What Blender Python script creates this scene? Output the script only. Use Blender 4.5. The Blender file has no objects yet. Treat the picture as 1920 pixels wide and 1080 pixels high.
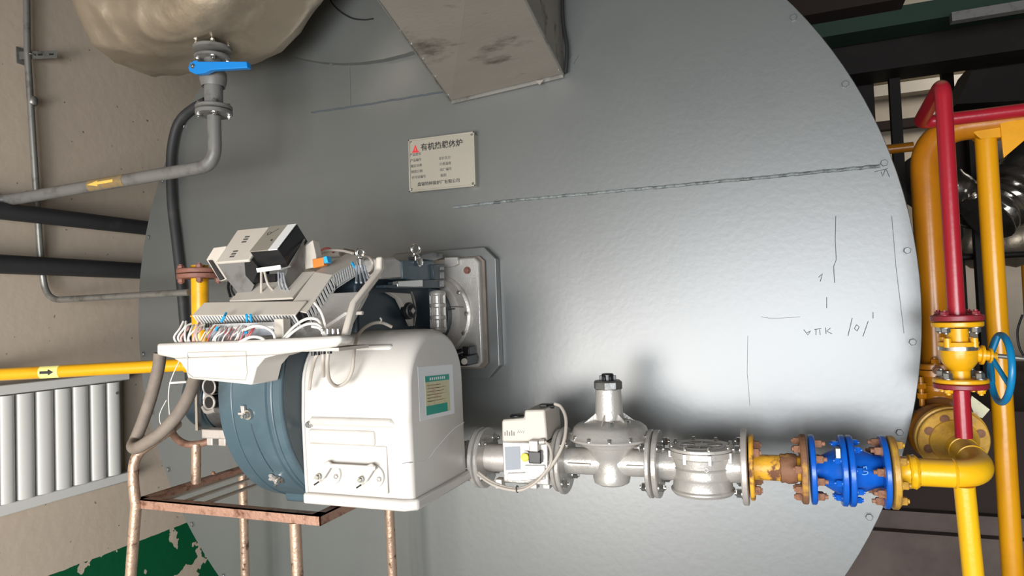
import bpy, bmesh, math, random
from mathutils import Vector, Matrix
random.seed(7)
V = Vector
sc = bpy.context.scene
COL = sc.collection

# ---------------------------------------------------------------- camera
CAMLOC = V((1.17453, -2.29864, 1.70019))
AR = V((0.93231274, 0.35970161, -0.03751956))
AU = V((0.0474083, -0.01870594, 0.99870043))
AF = V((-0.35853231, 0.93287986, 0.03449263))
FPX = 1250.0
cd = bpy.data.cameras.new('camera')
cd.sensor_width = 36; cd.lens = FPX / 1920 * 36; cd.clip_start = 0.05; cd.clip_end = 100
cam = bpy.data.objects.new('camera', cd); COL.objects.link(cam)
cam.matrix_world = Matrix(((AR.x, AU.x, -AF.x, CAMLOC.x), (AR.y, AU.y, -AF.y, CAMLOC.y),
                           (AR.z, AU.z, -AF.z, CAMLOC.z), (0, 0, 0, 1)))
sc.camera = cam

# ---------------------------------------------------------------- light
sc.view_settings.view_transform = 'Standard'
sc.view_settings.look = 'None'
sc.view_settings.gamma = 1.0
sc.view_settings.use_curve_mapping = False
sc.view_settings.exposure = 0.0
wd = bpy.data.worlds.new('daylight'); sc.world = wd; wd.use_nodes = True
wd.node_tree.nodes['Background'].inputs[0].default_value = (0.80, 0.88, 1.0, 1)
wd.node_tree.nodes['Background'].inputs[1].default_value = 0.30

def area(name, loc, target, sx, sy, power, col, spread=180):
    l = bpy.data.lights.new(name, 'AREA'); l.shape = 'RECTANGLE'; l.size = sx; l.size_y = sy
    l.energy = power; l.color = col; l.spread = math.radians(spread)
    o = bpy.data.objects.new(name, l); COL.objects.link(o); o.location = loc
    o.rotation_euler = (V(target) - V(loc)).to_track_quat('-Z', 'Y').to_euler()
    return o
area('doorway_daylight', (-0.45, -4.6, 0.75), (-1.7, -0.5, 0.2), 1.7, 1.3, 105, (1.0, 0.97, 0.93), 130)
area('window_daylight', (1.8, -5.4, 1.25), (1.5, 0, 0.7), 3.2, 1.8, 212, (0.91, 0.955, 1.0), 150)
area('unseen_far_light', (3.6, 3.4, 3.9), (3.0, 5.5, 1.0), 1.5, 0.8, 30, (1.0, 0.95, 0.88))  # out-of-view area light aimed at the far wall

# ---------------------------------------------------------------- helpers
def P(px, py, y=None, x=None, z=None):
    """world point seen at photo pixel px,py on the plane y=, x= or z="""
    D = AF + AR * ((px - 960) / FPX) - AU * ((py - 540) / FPX)
    if y is not None: t = (y - CAMLOC.y) / D.y
    elif x is not None: t = (x - CAMLOC.x) / D.x
    else: t = (z - CAMLOC.z) / D.z
    return CAMLOC + D * t

def lin(c): return tuple((v / 12.92 if v <= 0.04045 else ((v + 0.055) / 1.055) ** 2.4) for v in c)
def rgb(r, g, b): return lin((r / 255, g / 255, b / 255))

def mat(name, col, rough=0.5, metal=0.0, col2=None, scale=8.0, lo=0.45, hi=0.6, bump=0.0, bscale=60.0,
        coat=0.0, var=0.06, stretch=None, rough2=None, spec=None, ior=None, dust=0.0):
    m = bpy.data.materials.new(name); m.use_nodes = True
    nt = m.node_tree; N = nt.nodes; L = nt.links
    b = N['Principled BSDF']
    tc = N.new('ShaderNodeTexCoord'); mp = N.new('ShaderNodeMapping'); L.new(tc.outputs['Object'], mp.inputs[0])
    if stretch: mp.inputs['Scale'].default_value = stretch
    n = N.new('ShaderNodeTexNoise'); n.inputs['Scale'].default_value = scale; n.inputs['Detail'].default_value = 8
    n.inputs['Roughness'].default_value = 0.62
    L.new(mp.outputs[0], n.inputs['Vector'])
    hs = N.new('ShaderNodeMix'); hs.data_type = 'RGBA'
    hs.inputs[6].default_value = (*[max(0, c * (1 - var * 2)) for c in col], 1)
    hs.inputs[7].default_value = (*[min(1, c * (1 + var * 2)) for c in col], 1)
    n2 = N.new('ShaderNodeTexNoise'); n2.inputs['Scale'].default_value = 3.1; n2.inputs['Detail'].default_value = 5
    L.new(mp.outputs[0], n2.inputs['Vector']); L.new(n2.outputs[0], hs.inputs[0])
    src = hs.outputs[2]
    fac = None
    if col2:
        r = N.new('ShaderNodeMapRange'); r.inputs[1].default_value = lo; r.inputs[2].default_value = hi
        L.new(n.outputs[0], r.inputs[0])
        mx = N.new('ShaderNodeMix'); mx.data_type = 'RGBA'; mx.inputs[7].default_value = (*col2, 1)
        L.new(r.outputs[0], mx.inputs[0]); L.new(src, mx.inputs[6]); src = mx.outputs[2]; fac = r.outputs[0]
    if dust:  # settled dust on upward-facing surfaces
        ge = N.new('ShaderNodeNewGeometry'); sz_ = N.new('ShaderNodeSeparateXYZ'); L.new(ge.outputs['Normal'], sz_.inputs[0])
        ad = N.new('ShaderNodeMath'); ad.operation = 'MULTIPLY_ADD'; ad.inputs[1].default_value = 0.5; L.new(n.outputs[0], ad.inputs[0]); L.new(sz_.outputs['Z'], ad.inputs[2])
        dr_ = N.new('ShaderNodeMapRange'); dr_.inputs[1].default_value = 0.85; dr_.inputs[2].default_value = 1.2; dr_.inputs[4].default_value = dust
        L.new(ad.outputs[0], dr_.inputs[0]); dm = N.new('ShaderNodeMix'); dm.data_type = 'RGBA'; dm.inputs[7].default_value = (*rgb(158, 128, 100), 1)
        L.new(dr_.outputs[0], dm.inputs[0]); L.new(src, dm.inputs[6]); src = dm.outputs[2]
    L.new(src, b.inputs['Base Color'])
    b.inputs['Metallic'].default_value = metal
    b.inputs['Roughness'].default_value = rough
    if fac is not None and rough2 is not None:
        rr = N.new('ShaderNodeMapRange'); rr.inputs[3].default_value = rough; rr.inputs[4].default_value = rough2
        L.new(fac, rr.inputs[0]); L.new(rr.outputs[0], b.inputs['Roughness'])
    if spec is not None: b.inputs['Specular IOR Level'].default_value = spec
    if ior: b.inputs['IOR'].default_value = ior
    if coat:
        b.inputs['Coat Weight'].default_value = coat; b.inputs['Coat Roughness'].default_value = 0.12
    if bump:
        nb = N.new('ShaderNodeTexNoise'); nb.inputs['Scale'].default_value = bscale; nb.inputs['Detail'].default_value = 4
        L.new(mp.outputs[0], nb.inputs['Vector'])
        bp = N.new('ShaderNodeBump'); bp.inputs['Strength'].default_value = bump; bp.inputs['Distance'].default_value = 0.004
        L.new(nb.outputs[0], bp.inputs['Height']); L.new(bp.outputs[0], b.inputs['Normal'])
    return m

M = {}
M['plate'] = mat('boiler_grey_paint', rgb(88, 90, 87), 0.385, 0, rgb(81, 83, 81), 2.2, 0.5, 0.75, 0.07, 45, var=0.02, spec=1.0, ior=1.62)
M['seam'] = mat('seam_highlight_paint', rgb(122, 127, 126), 0.4, 0, rgb(80, 84, 82), 40, 0.45, 0.6, 0.6, 120)  # seam's highlight put into the colour, paler than the plate
M['scuff'] = mat('scratch_mark', rgb(72, 78, 82), 0.7)
M['drum'] = mat('boiler_body_paint', rgb(95, 102, 105), 0.55)
M['white'] = mat('white_enamel', rgb(203, 197, 189), 0.34, 0, rgb(184, 173, 162), 5, 0.55, 0.8, 0.04, 50, var=0.01)
M['cream'] = mat('cream_plastic', rgb(194, 186, 174), 0.45, 0, rgb(190, 178, 164), 9, 0.5, 0.75, var=0.02)
M['white_plastic'] = mat('white_plastic', rgb(222, 220, 216), 0.45, var=0.01)
M['teal'] = mat('teal_enamel', rgb(70, 88, 96), 0.36, 0, rgb(90, 108, 114), 6, 0.5, 0.8, 0.05, 60, var=0.04)
M['teal_dark'] = mat('dark_and_shaded_teal', rgb(44, 58, 66), 0.4, 0, rgb(60, 72, 78), 7, 0.5, 0.8, var=0.04)  # dark teal parts; also holds the casing side's shade as colour
M['alu'] = mat('cast_aluminium', rgb(200, 192, 184), 0.42, 0.45, rgb(168, 156, 146), 14, 0.5, 0.75, 0.15, 140, var=0.03, rough2=0.55)
M['silver'] = mat('silver_cast', rgb(188, 183, 176), 0.36, 0.40, rgb(156, 147, 139), 12, 0.52, 0.78, 0.2, 160, var=0.03)
M['bright'] = mat('bright_metal', rgb(215, 213, 208), 0.22, 0.95, var=0.03)
M['steel'] = mat('dull_steel', rgb(140, 140, 138), 0.42, 0.85, rgb(100, 96, 92), 20, 0.5, 0.75, 0.1, 90)
M['galv'] = mat('galvanised_pipe', rgb(142, 140, 134), 0.42, 0.6, rgb(100, 96, 90), 18, 0.5, 0.72)
M['greypaint'] = mat('grey_pipe_paint', rgb(112, 110, 106), 0.45, 0, rgb(90, 86, 82), 20, 0.5, 0.7, 0.1, 80)
M['black'] = mat('black_plastic', rgb(28, 28, 30), 0.35)
M['blackpipe'] = mat('black_insulation', rgb(44, 44, 45), 0.6, 0, rgb(66, 64, 62), 9, 0.55, 0.8)
M['rubber'] = mat('grey_hose', rgb(124, 112, 100), 0.7, 0, rgb(100, 90, 82), 12, 0.45, 0.7, 0.2, 60)
M['cable'] = mat('cable_sheath', rgb(182, 172, 160), 0.55, var=0.03)
M['darkhole'] = mat('dark_interior', rgb(30, 28, 28), 0.8)
M['blackbeam'] = mat('black_steel_paint', rgb(26, 21, 18), 0.6, 0, rgb(40, 32, 27), 5, 0.5, 0.8, spec=0.25)
M['yellow'] = mat('yellow_gas_paint', rgb(226, 166, 20), 0.30, 0, rgb(196, 132, 22), 7, 0.55, 0.8, 0.12, 70, var=0.03)
M['yellow_bright'] = mat('bright_yellow_paint', rgb(236, 180, 24), 0.30, 0, rgb(214, 162, 60), 6, 0.58, 0.8, 0.15, 70, var=0.03, dust=0.55)
M['ochre'] = mat('ochre_gas_paint', rgb(182, 114, 18), 0.26, 0, rgb(160, 92, 24), 5, 0.5, 0.8, 0.08, 60, var=0.04, dust=0.8)
M['post_yellow'] = mat('post_yellow_paint', rgb(220, 152, 16), 0.26, 0, rgb(200, 132, 20), 5, 0.5, 0.8, 0.08, 60, var=0.04, dust=0.8)
M['yellow_rust'] = mat('rusting_yellow_paint', rgb(226, 168, 50), 0.45, 0, rgb(112, 74, 52), 22, 0.5, 0.6, 0.4, 70, rough2=0.85)
M['brass'] = mat('yellow_flange_paint', rgb(196, 150, 56), 0.42, 0, rgb(150, 112, 62), 18, 0.5, 0.7, 0.3, 90)
M['brownrust'] = mat('brown_rusty_flange', rgb(132, 92, 66), 0.7, 0, rgb(190, 140, 60), 16, 0.55, 0.68, 0.5, 90)
M['rustbolt'] = mat('rusty_bolt', rgb(150, 106, 80), 0.7, 0, rgb(110, 74, 56), 60, 0.5, 0.7, 0.3, 150)
M['redrust'] = mat('red_oxide_flange', rgb(134, 88, 74), 0.6, 0, rgb(104, 66, 56), 30, 0.5, 0.7, 0.3, 90)
M['blue'] = mat('blue_valve_enamel', rgb(18, 92, 190), 0.28, 0, rgb(110, 110, 130), 24, 0.64, 0.7, 0.15, 90, var=0.06)
M['handle_blue'] = mat('blue_handle_paint', rgb(22, 128, 205), 0.32, 0, rgb(110, 150, 180), 30, 0.62, 0.72)
M['wheel_blue'] = mat('blue_wheel_paint', rgb(14, 122, 172), 0.30, 0, rgb(120, 140, 145), 30, 0.66, 0.72)
M['red'] = mat('red_pipe_paint', rgb(158, 28, 42), 0.28, 0, rgb(140, 44, 50), 9, 0.55, 0.8, 0.08, 70, var=0.04, dust=0.7)
M['redflange'] = mat('red_flange_paint', rgb(138, 36, 48), 0.42, 0, rgb(120, 56, 56), 20, 0.52, 0.7, 0.2, 80)
M['copper'] = mat('rusty_frame_paint', rgb(172, 132, 112), 0.45, 0.35, rgb(112, 74, 56), 26, 0.5, 0.66, 0.5, 90, rough2=0.8)
M['post'] = mat('scuffed_post_paint', rgb(176, 148, 126), 0.4, 0.4, rgb(92, 66, 50), 34, 0.55, 0.66, 0.5, 90, rough2=0.8)
M['foil'] = mat('insulation_foil', rgb(182, 168, 148), 0.40, 0.75, rgb(130, 114, 94), 3, 0.5, 0.75, 0.7, 22, var=0.05, rough2=0.5)
M['sheet'] = mat('sooty_galvanised_sheet', rgb(150, 142, 132), 0.5, 0.45, rgb(66, 58, 50), 4.2, 0.56, 0.72, 0.15, 40, stretch=(1, 2.6, 2.6), rough2=0.8)
M['mirror_foil'] = mat('shiny_foil', rgb(190, 184, 176), 0.22, 0.95, rgb(120, 110, 100), 6, 0.5, 0.7, 0.9, 18)
M['sign'] = mat('nameplate_metal', rgb(172, 166, 152), 0.42, 0.45, var=0.03)
M['ink'] = mat('black_ink', rgb(34, 32, 32), 0.6, var=0)
M['inkgrey'] = mat('worn_ink', rgb(86, 82, 78), 0.6, var=0)
M['logo_red'] = mat('red_ink', rgb(205, 40, 48), 0.5, var=0)
M['paper'] = mat('white_paper', rgb(228, 228, 228), 0.35, var=0.01)
M['label_teal'] = mat('teal_print', rgb(30, 150, 132), 0.4, var=0.02)
M['label_beige'] = mat('beige_print', rgb(204, 200, 160), 0.45, 0, rgb(196, 160, 140), 60, 0.52, 0.66)
M['label_yellow'] = mat('pale_yellow_sticker', rgb(240, 232, 140), 0.45, var=0.02)
M['label_ochre'] = mat('worn_ochre_sticker', rgb(140, 116, 74), 0.5, 0, rgb(118, 108, 92), 40, 0.5, 0.6)
M['arrow_yellow'] = mat('yellow_arrow_print', rgb(226, 186, 90), 0.5, var=0.02)
M['radiator'] = mat('radiator_enamel', rgb(214, 212, 206), 0.32, var=0.01)
M['knob_yellow'] = mat('yellow_plastic', rgb(226, 206, 70), 0.4, var=0.02)
M['orange'] = mat('orange_plastic', rgb(206, 120, 50), 0.4)
M['wire_red'] = mat('red_wire', rgb(196, 90, 90), 0.5); M['wire_yellow'] = mat('yellow_wire', rgb(224, 212, 120), 0.5)
M['wire_white'] = mat('white_wire', rgb(226, 220, 210), 0.5); M['wire_pink'] = mat('pink_wire', rgb(206, 160, 152), 0.5)
M['wire_blue'] = mat('light_blue_wire', rgb(40, 160, 214), 0.5); M['wire_grey'] = mat('grey_wire', rgb(140, 144, 150), 0.5)
M['greenbeam'] = mat('dark_green_beam_paint', rgb(26, 52, 38), 0.5)
M['brownbeam'] = mat('dark_brown_beam_paint', rgb(46, 35, 31), 0.7, spec=0.2)
M['wallback'] = mat('far_wall_plaster', rgb(196, 184, 166), 0.8, 0, rgb(178, 166, 150), 1.5, 0.5, 0.7)
M['ledge'] = mat('pale_ledge_paint', rgb(214, 206, 190), 0.7)
M['concrete'] = mat('dark_concrete', rgb(92, 80, 74), 0.8, 0, rgb(76, 64, 60), 4, 0.45, 0.7, 0.3, 30)
M['floor'] = mat('concrete_floor', rgb(138, 134, 130), 0.6, 0, rgb(118, 114, 110), 3, 0.45, 0.7, 0.2, 30)
M['ceiling'] = mat('dark_ceiling', rgb(52, 42, 32), 0.9)

def wallmat():
    m = bpy.data.materials.new('cream_wall_green_dado'); m.use_nodes = True
    nt = m.node_tree; N = nt.nodes; L = nt.links; b = N['Principled BSDF']
    tc = N.new('ShaderNodeTexCoord'); sp = N.new('ShaderNodeSeparateXYZ'); L.new(tc.outputs['Object'], sp.inputs[0])
    no = N.new('ShaderNodeTexNoise'); no.inputs['Scale'].default_value = 14; no.inputs['Detail'].default_value = 4
    L.new(tc.outputs['Object'], no.inputs['Vector'])
    ma = N.new('ShaderNodeMath'); ma.operation = 'MULTIPLY_ADD'; ma.inputs[1].default_value = 0.012; L.new(no.outputs[0], ma.inputs[0]); L.new(sp.outputs['Z'], ma.inputs[2])
    lt = N.new('ShaderNodeMath'); lt.operation = 'LESS_THAN'; lt.inputs[1].default_value = 0.616; L.new(ma.outputs[0], lt.inputs[0])
    # chips where the green paint has come off the plaster
    ch = N.new('ShaderNodeTexNoise'); ch.inputs['Scale'].default_value = 7.5; ch.inputs['Detail'].default_value = 3
    mp = N.new('ShaderNodeMapping'); mp.inputs['Location'].default_value = (0.3, 0.22, 0.75); L.new(tc.outputs['Object'], mp.inputs[0]); L.new(mp.outputs[0], ch.inputs['Vector'])
    gt = N.new('ShaderNodeMath'); gt.operation = 'LESS_THAN'; gt.inputs[1].default_value = 0.615; L.new(ch.outputs[0], gt.inputs[0])
    an = N.new('ShaderNodeMath'); an.operation = 'MULTIPLY'; L.new(lt.outputs[0], an.inputs[0]); L.new(gt.outputs[0], an.inputs[1])
    # small dark pits in the plaster
    vo = N.new('ShaderNodeTexNoise'); vo.inputs['Scale'].default_value = 34; vo.inputs['Detail'].default_value = 2; L.new(tc.outputs['Object'], vo.inputs['Vector'])
    vl = N.new('ShaderNodeMapRange'); vl.inputs[1].default_value = 0.72; vl.inputs[2].default_value = 0.75; L.new(vo.outputs[0], vl.inputs[0])
    m1 = N.new('ShaderNodeMix'); m1.data_type = 'RGBA'; m1.inputs[6].default_value = (*rgb(192, 176, 157), 1); m1.inputs[7].default_value = (*rgb(120, 112, 104), 1)
    L.new(vl.outputs[0], m1.inputs[0])
    m2 = N.new('ShaderNodeMix'); m2.data_type = 'RGBA'; m2.inputs[7].default_value = (*rgb(16, 88, 54), 1)
    L.new(an.outputs[0], m2.inputs[0]); L.new(m1.outputs[2], m2.inputs[6]); L.new(m2.outputs[2], b.inputs['Base Color'])
    mr = N.new('ShaderNodeMapRange'); mr.inputs[3].default_value = 0.75; mr.inputs[4].default_value = 0.32; L.new(an.outputs[0], mr.inputs[0]); L.new(mr.outputs[0], b.inputs['Roughness'])
    bn = N.new('ShaderNodeTexNoise'); bn.inputs['Scale'].default_value = 22; L.new(tc.outputs['Object'], bn.inputs['Vector'])
    bp = N.new('ShaderNodeBump'); bp.inputs['Strength'].default_value = 0.15; bp.inputs['Distance'].default_value = 0.01
    L.new(bn.outputs[0], bp.inputs['Height']); L.new(bp.outputs[0], b.inputs['Normal'])
    return m
M['wall'] = wallmat()

def link(bm, name, m, parent=None, bevel=0, smooth=35, **tags):
    bmesh.ops.recalc_face_normals(bm, faces=bm.faces)
    me = bpy.data.meshes.new(name); bm.to_mesh(me); bm.free()
    me.materials.append(M[m] if isinstance(m, str) else m)
    if smooth:
        me.shade_smooth(); me.set_sharp_from_angle(angle=math.radians(smooth))
    o = bpy.data.objects.new(name, me); COL.objects.link(o)
    if parent is not None:
        o.parent = parent; o.matrix_parent_inverse = parent.matrix_basis.inverted() if parent.type == 'EMPTY' else Matrix()
    if bevel:
        mod = o.modifiers.new('bevel', 'BEVEL'); mod.width = bevel; mod.segments = 2; mod.limit_method = 'ANGLE'; mod.angle_limit = math.radians(40)
    for k, v in tags.items(): o[k] = v
    return o

def thing(name, label, cat, loc=(0, 0, 0), group=None):
    o = bpy.data.objects.new(name, None); COL.objects.link(o); o.location = loc
    o.matrix_basis = Matrix.Translation(loc); o.empty_display_size = 0.05
    o['label'] = label; o['category'] = cat
    if group: o['group'] = group
    return o
def tag(o, label, cat, group=None):
    o['label'] = label; o['category'] = cat
    if group: o['group'] = group
    return o
def struct(o): o['kind'] = 'structure'; return o

def nb(): return bmesh.new()
def box(bm, a, b):
    x0, x1 = sorted((a[0], b[0])); y0, y1 = sorted((a[1], b[1])); z0, z1 = sorted((a[2], b[2]))
    v = [bm.verts.new(p) for p in ((x0,y0,z0),(x1,y0,z0),(x1,y1,z0),(x0,y1,z0),(x0,y0,z1),(x1,y0,z1),(x1,y1,z1),(x0,y1,z1))]
    for f in ((0,3,2,1),(4,5,6,7),(0,1,5,4),(1,2,6,5),(2,3,7,6),(3,0,4,7)): bm.faces.new([v[i] for i in f])
    return bm
def para(bm, O, u, v, w):
    """box from corner O with edge vectors u, v, w"""
    O, u, v, w = V(O), V(u), V(v), V(w)
    q = [bm.verts.new(p) for p in (O, O+u, O+u+v, O+v, O+w, O+u+w, O+u+v+w, O+v+w)]
    for f in ((0,3,2,1),(4,5,6,7),(0,1,5,4),(1,2,6,5),(2,3,7,6),(3,0,4,7)): bm.faces.new([q[i] for i in f])
    return bm
def prism(bm, pts, ext):
    pts = [V(p) for p in pts]; e = V(ext)
    a = [bm.verts.new(p) for p in pts]; b = [bm.verts.new(p + e) for p in pts]
    bm.faces.new(a); bm.faces.new(list(reversed(b)))
    n = len(pts)
    for i in range(n): bm.faces.new((a[i], a[(i+1) % n], b[(i+1) % n], b[i]))
    return bm
def frame(ax):
    ax = V(ax).normalized(); t = V((0, 0, 1)) if abs(ax.z) < 0.9 else V((1, 0, 0))
    u = ax.cross(t).normalized(); return ax, u, ax.cross(u)
def lathe(bm, O, axis, prof, seg=40, cap=True, ph=0.0):
    """prof: list of (distance along axis, radius)"""
    O = V(O); ax, u, w = frame(axis); rings = []
    for t, r in prof:
        rings.append([bm.verts.new(O + ax*t + (u*math.cos(ph+2*math.pi*i/seg) + w*math.sin(ph+2*math.pi*i/seg))*r) for i in range(seg)])
    for a, b in zip(rings, rings[1:]):
        for i in range(seg): bm.faces.new((a[i], a[(i+1) % seg], b[(i+1) % seg], b[i]))
    if cap: bm.faces.new(rings[0]); bm.faces.new(list(reversed(rings[-1])))
    return bm
def cyl(bm, a, b, r, seg=28, r2=None):
    a, b = V(a), V(b); return lathe(bm, a, b - a, [(0, r), ((b-a).length, r2 if r2 is not None else r)], seg)
def smooth_path(pts, n=8):
    pts = [V(p) for p in pts]
    if len(pts) < 3: return pts
    out = []; q = [pts[0]*2 - pts[1]] + pts + [pts[-1]*2 - pts[-2]]
    for i in range(1, len(q) - 2):
        p0, p1, p2, p3 = q[i-1], q[i], q[i+1], q[i+2]
        for k in range(n):
            t = k / n
            out.append(0.5 * ((2*p1) + (p2-p0)*t + (2*p0-5*p1+4*p2-p3)*t*t + (3*p1-p0-3*p2+p3)*t**3))
    out.append(pts[-1]); return out
def fillet(pts, r, n=8):
    """polyline with rounded corners (pipe bends)"""
    pts = [V(p) for p in pts]; out = [pts[0]]
    for i in range(1, len(pts)-1):
        a, b, c = pts[i-1], pts[i], pts[i+1]
        d1 = (a-b).normalized(); d2 = (c-b).normalized()
        ang = d1.angle(d2); t = min(r / math.tan(ang/2), (a-b).length*0.49, (c-b).length*0.49)
        s, e = b + d1*t, b + d2*t
        for k in range(n+1):
            f = k/n; out.append(s*(1-f)**2 + b*2*f*(1-f) + e*f*f)
    out.append(pts[-1]); return out
def tube(bm, pts, r, seg=16, sec=None):
    pts = [V(p) for p in pts]; n = len(pts)
    rr = r if callable(r) else (lambda i: r)
    T = [(pts[min(i+1, n-1)] - pts[max(i-1, 0)]).normalized() for i in range(n)]
    _, u, w = frame(T[0]); rings = []
    for i in range(n):
        u = (u - T[i]*u.dot(T[i])).normalized(); w = T[i].cross(u)
        ring = []
        for k in range(seg):
            a = 2*math.pi*k/seg; ra = rr(i)
            if sec: ra *= sec(a, i)
            ring.append(bm.verts.new(pts[i] + (u*math.cos(a) + w*math.sin(a))*ra))
        rings.append(ring)
    for a, b in zip(rings, rings[1:]):
        for k in range(seg): bm.faces.new((a[k], a[(k+1) % seg], b[(k+1) % seg], b[k]))
    bm.faces.new(rings[0]); bm.faces.new(list(reversed(rings[-1])))
    return bm
def torus(bm, c, axis, R, r, seg=28, s2=10):
    c = V(c); ax, u, w = frame(axis); rings = []
    for i in range(seg):
        a = 2*math.pi*i/seg; d = u*math.cos(a) + w*math.sin(a)
        rings.append([bm.verts.new(c + d*(R + r*math.cos(2*math.pi*k/s2)) + ax*r*math.sin(2*math.pi*k/s2)) for k in range(s2)])
    for i in range(seg):
        a, b = rings[i], rings[(i+1) % seg]
        for k in range(s2): bm.faces.new((a[k], a[(k+1) % s2], b[(k+1) % s2], b[k]))
    return bm
def hexbolt(bm, c, axis, r=0.011, h=0.012, shank=0.0):
    c = V(c); ax = V(axis).normalized()
    if shank: cyl(bm, c, c + ax*(h + shank), r*0.55, 12)
    lathe(bm, c, ax, [(0, r*1.25), (0.002, r*1.25)], 16)
    lathe(bm, c + ax*0.002, ax, [(0, r), (h*0.85, r), (h, r*0.8)], 6)
    return bm
def flange(parent, c, axis, R, th, m, n=4, boltm='bright', name='flange', bolt_side=1, ph=math.pi/4, bc=0.8, br=0.011, bh=0.014, shank=0.006, label=None):
    """disc centred at c (near face of the joint at c), bolts on the outer side"""
    c = V(c); ax, u, w = frame(axis)
    f = link(lathe(nb(), c, ax, [(0, R-0.003), (0.002, R), (th-0.003, R), (th, R-0.003)], 48), name, m, parent)
    if label: f['label'] = label
    for i in range(n):
        a = ph + 2*math.pi*i/n
        p = c + (u*math.cos(a) + w*math.sin(a))*R*bc + (ax*th if bolt_side > 0 else V((0,0,0)))
        link(hexbolt(nb(), p, ax if bolt_side > 0 else -ax, br, bh, shank), 'bolt', boltm, f)
    return f

def text(s, size, m, name, parent, O, u, v, off=0.0008, bold=0.0, center=False):
    """flat lettering on the plane spanned by u (reading direction) and v (up)"""
    cu = bpy.data.curves.new('lettering', 'FONT'); cu.body = s; cu.size = size; cu.extrude = 0.0004; cu.offset = bold
    if center: cu.align_x = 'CENTER'
    t = bpy.data.objects.new('tmp', cu); COL.objects.link(t)
    dg = bpy.context.evaluated_depsgraph_get(); dg.update()
    me = bpy.data.meshes.new_from_object(t.evaluated_get(dg))
    bpy.data.objects.remove(t)
    u = V(u).normalized(); v = V(v).normalized(); n = u.cross(v).normalized(); v = n.cross(u)
    mx = Matrix(((u.x, v.x, n.x, O[0]+n.x*off), (u.y, v.y, n.y, O[1]+n.y*off), (u.z, v.z, n.z, O[2]+n.z*off), (0,0,0,1)))
    me.transform(mx); me.materials.clear(); me.materials.append(M[m])
    o = bpy.data.objects.new(name, me); COL.objects.link(o)
    o.parent = parent; o.matrix_parent_inverse = parent.matrix_basis.inverted() if parent.type == 'EMPTY' else Matrix()
    return o

# ================================================================ SETTING
WX = -1.85
struct(link(box(nb(), (-2.1, -7.5, -0.1), (9, 7.2, 0)), 'floor', 'floor', smooth=0))
struct(link(box(nb(), (WX-0.25, -7.5, -0.0), (WX, 7.0, 5.2)), 'wall_left', 'wall', smooth=0))
struct(link(box(nb(), (WX-0.25, 7.0, 0.0), (9, 7.2, 5.2)), 'wall_back', 'wallback', smooth=0))
struct(link(box(nb(), (WX-0.25, -7.7, 5.2), (9, 7.2, 5.3)), 'ceiling', 'ceiling', smooth=0))
struct(link(box(nb(), (WX-0.25, -7.7, 0.0), (9, -7.5, 5.2)), 'wall_front', 'wallback', smooth=0))
struct(link(box(nb(), (8.8, -7.5, 0.0), (9, 7.0, 5.2)), 'wall_right', 'wallback', smooth=0))
# painted green lower band of the far wall
struct(link(box(nb(), (2.6, 6.97, 0.0), (8.8, 7.0, 0.86)), 'trim_1', 'greenbeam', smooth=0))

# ================================================================ BOILER
boiler = thing('boiler', 'huge horizontal grey boiler drum, its round bolted front plate filling the middle of the room', 'boiler', (0, 0, 0.1))
R = 1.6; ZC = 1.7; c0 = V((0, 0, ZC))
link(lathe(nb(), (0, 0.012, ZC), (0, -1, 0), [(0, R), (0.010, R), (0.012, R-0.002)], 160), 'front_plate', 'plate', boiler)
link(lathe(nb(), (0, 0.012, ZC), (0, 1, 0), [(0, 1.50), (3.4, 1.50)], 120), 'drum', 'drum', boiler)
sd = nb(); box(sd, (-0.9, 0.5, 0.0), (0.9, 0.8, 0.55)); box(sd, (-0.9, 2.4, 0.0), (0.9, 2.7, 0.55))
link(sd, 'saddle', 'concrete', boiler)
for i in range(36):
    a = math.radians(5 + 10*i)
    b = nb(); c = c0 + V((1.575*math.cos(a), 0, 1.575*math.sin(a)))
    if not (-0.2 < c.z): pass
    lathe(b, c, (0, -1, 0), [(0, 0.0135), (0.0015, 0.0135)], 20)
    lathe(b, c + V((0, -0.0015, 0)), (0, -1, 0), [(0, 0.0105), (0.007, 0.0105), (0.008, 0.009)], 6, ph=random.random())
    link(b, 'rim_bolt', 'plate', boiler)
def bead(pp, r=0.004, m='seam', name='weld_seam', jit=0.0012):
    pts = [P(a, b, y=-0.001) for a, b in pp]
    out = []
    for a, b in zip(pts, pts[1:]):
        n = max(2, int((b-a).length/0.012))
        for k in range(n): out.append(a.lerp(b, k/n) + V((0, 0, random.uniform(-jit, jit))))
    out.append(pts[-1])
    return link(tube(nb(), out, r, 8), name, m, boiler)
bead([(850, 389), (950, 377), (1300, 345), (1650, 311)], 0.0055)
bead([(584, 211), (655, 201), (833, 172)], 0.0035, 'scuff')
bead([(655, 122), (657, 199)], 0.002, 'plate')
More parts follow.
